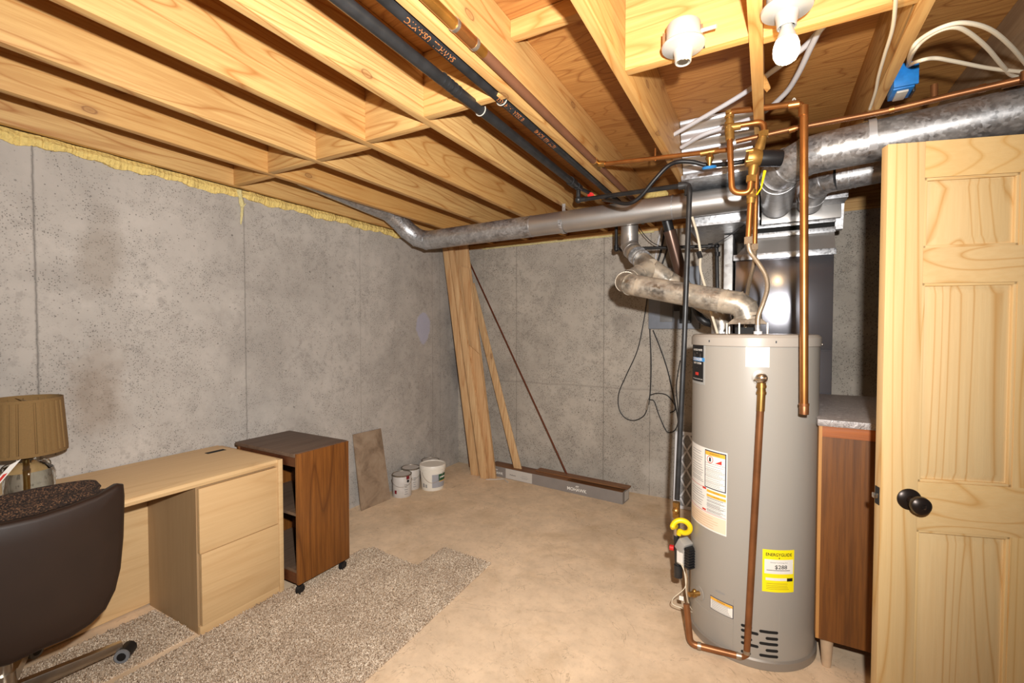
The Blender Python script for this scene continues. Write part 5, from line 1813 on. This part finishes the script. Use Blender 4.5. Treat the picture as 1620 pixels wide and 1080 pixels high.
tag(link('plastic_strap', b, 'boxlight'), 'bent white strap scrap on the floor before the carton', 'strap')

# ------------------------------------------------------------------ lamp holders
def holder(c, name, lb, lit):
    c = V(c)
    t = thing(name, c, lb, 'light fixture')
    if not lit:
        link('junction_box', B().lathe([(.048, 0), (.05, .004), (.05, .055), (.048, .058)], c + V((0, 0, .004)), seg=32).cyl(c + V((.052, 0, .03)), c + V((.095, -.01, .024)), .006, seg=10), 'white', t)
        link_each('mount_bracket', B().box(c.x - .06, c.x - .052, c.y - .01, yH - .001, c.z + .01, c.z + .05).box(c.x + .05, c.x + .056, c.y, yH - .001, c.z + .01, c.z + .05), 'chrome', t)
    else:
        link('junction_box', B().lathe([(.048, 0), (.05, .004), (.05, .055), (.048, .058)], c + V((0, 0, .004)), seg=32), 'white', t)
    link('canopy', B().lathe([(.062, .004), (.064, 0), (.062, -.006), (.045, -.011), (.03, -.016), (.026, -.03), (.024, -.05), (.022, -.052), (.019, -.05), (.018, -.02), (.001, -.02)], c, seg=40), 'porcelain', t)
    if lit:
        link('bulb_neck', B().lathe([(.014, -.03), (.0145, -.05), (.018, -.062), (.0265, -.085)], c, seg=28), 'white', t)
        link('bulb_globe', B().lathe([(.0265, -.085), (.031, -.098), (.0325, -.112), (.031, -.126), (.025, -.138), (.015, -.145), (.001, -.148)], c, seg=32), 'bulb', t)
    else:
        link('socket_contact', B().lathe([(.015, -.045), (.0165, -.047), (.0165, -.048), (.015, -.05)], c, seg=20), 'chrome', t)
    return t


holder((-.235, 1.505, 2.325), 'lamp_holder', 'empty white porcelain lamp holder on a round box below the joists', False)
holder((.038, 1.47, 2.325), 'bulb_fixture', 'white lamp holder with a lit white bulb', True)
lamp('bulb_light', 'POINT', (.038, 1.465, 2.165), 7, (1.0, .66, .3), shadow_soft_size=.03)

# ------------------------------------------------------------------ tubes, cables and outlet box at the upper right
def run(pts, r, mat, lb, z, name, cat, n=7, seg=12):
    P = [at(p[0], p[1], z=(p[2] if len(p) > 2 else z)) for p in pts]
    o = link(name, B().tube(spline(P, n), r, seg), mat)
    return tag(o, lb, cat)


run([(1064, 214), (1105, 190), (1150, 164), (1185, 142), (1212, 120), (1245, 96), (1275, 72), (1300, 44), (1340, 6), (1370, -25)], .0105, 'pex', 'pale plastic tube crossing the joist bay behind the lit bulb', 2.47, 'plastic_tube', 'tube')
run([(1078, 233), (1110, 214), (1150, 200), (1200, 182), (1240, 150), (1262, 118), (1285, 70), (1300, 44), (1336, 10), (1366, -20)], .0105, 'pex', 'pale plastic tube curving lower, joining the upper tube right of the bulb', 2.44, 'plastic_tube', 'tube')
run([(1418, -30, 2.329), (1417, 0, 2.329), (1412, 45, 2.329), (1400, 85, 2.329), (1390, 120, 2.329), (1385, 145, 2.329), (1376, 172, 2.329)], .0052, 'romex', 'cream cable stapled down the joist left of the blue box', 2.329, 'cream_cable', 'cable')
ob = thing('outlet_box', (.42, 2.2, 2.3), 'blue plastic outlet box nailed to the joist at upper right', 'electrical box')
jx = JX[8][0] + W
oc = at(1424, 128, z=2.36)
oy = oc.y
b = B().box(jx + .001, jx + .062, oy - .05, oy + .045, 2.31, 2.40, .004)
b.box(jx + .001, jx + .07, oy - .06, oy - .05, 2.315, 2.395, .002)
link('box_shell', b, 'blue', ob)
link('switch_device', B().box(jx + .014, jx + .048, oy - .036, oy + .036, 2.303, 2.312, .003), 'white', ob)
link('mounting_ear', B().box(jx + .06, jx + .068, oy - .03, oy + .03, 2.302, 2.33, .002), 'blackplastic', ob)
s0 = V((jx + .04, oy - .05, 2.385))
for (pts, lb) in (([(1442, 80), (1456, 62), (1490, 43), (1525, 36), (1565, 46), (1598, 72), (1625, 104), (1650, 140)], 'upper cream cable arching from the blue box to the right edge'),
                  ([(1444, 84), (1458, 66), (1482, 50), (1508, 43), (1530, 50), (1560, 74), (1586, 104), (1603, 120), (1640, 122)], 'middle cream cable kinking down from the blue box'),
                  ([(1452, 97), (1478, 92), (1510, 97), (1560, 107), (1600, 112), (1650, 116)], 'lowest cream cable running nearly level from the blue box')):
    zc = 2.30
    P = [s0 + V((.0, 0, 0))] + [at(p[0], p[1], z=zc + (.0)) for p in pts]
    tag(link('cream_cable', B().tube(spline(P, 7), .0058, 10), 'romex'), lb, 'cable')
b = B().prism([at(1207, 118, z=2.36), at(1212, 123, z=2.36), at(1219, 140, z=2.34), at(1213, 146, z=2.34), at(1208, 140, z=2.35)], (0, 0, .006))
tag(link('wood_splinter', b, 'block'), 'splintered wood chip on the joist below the lit bulb', 'wood chip')
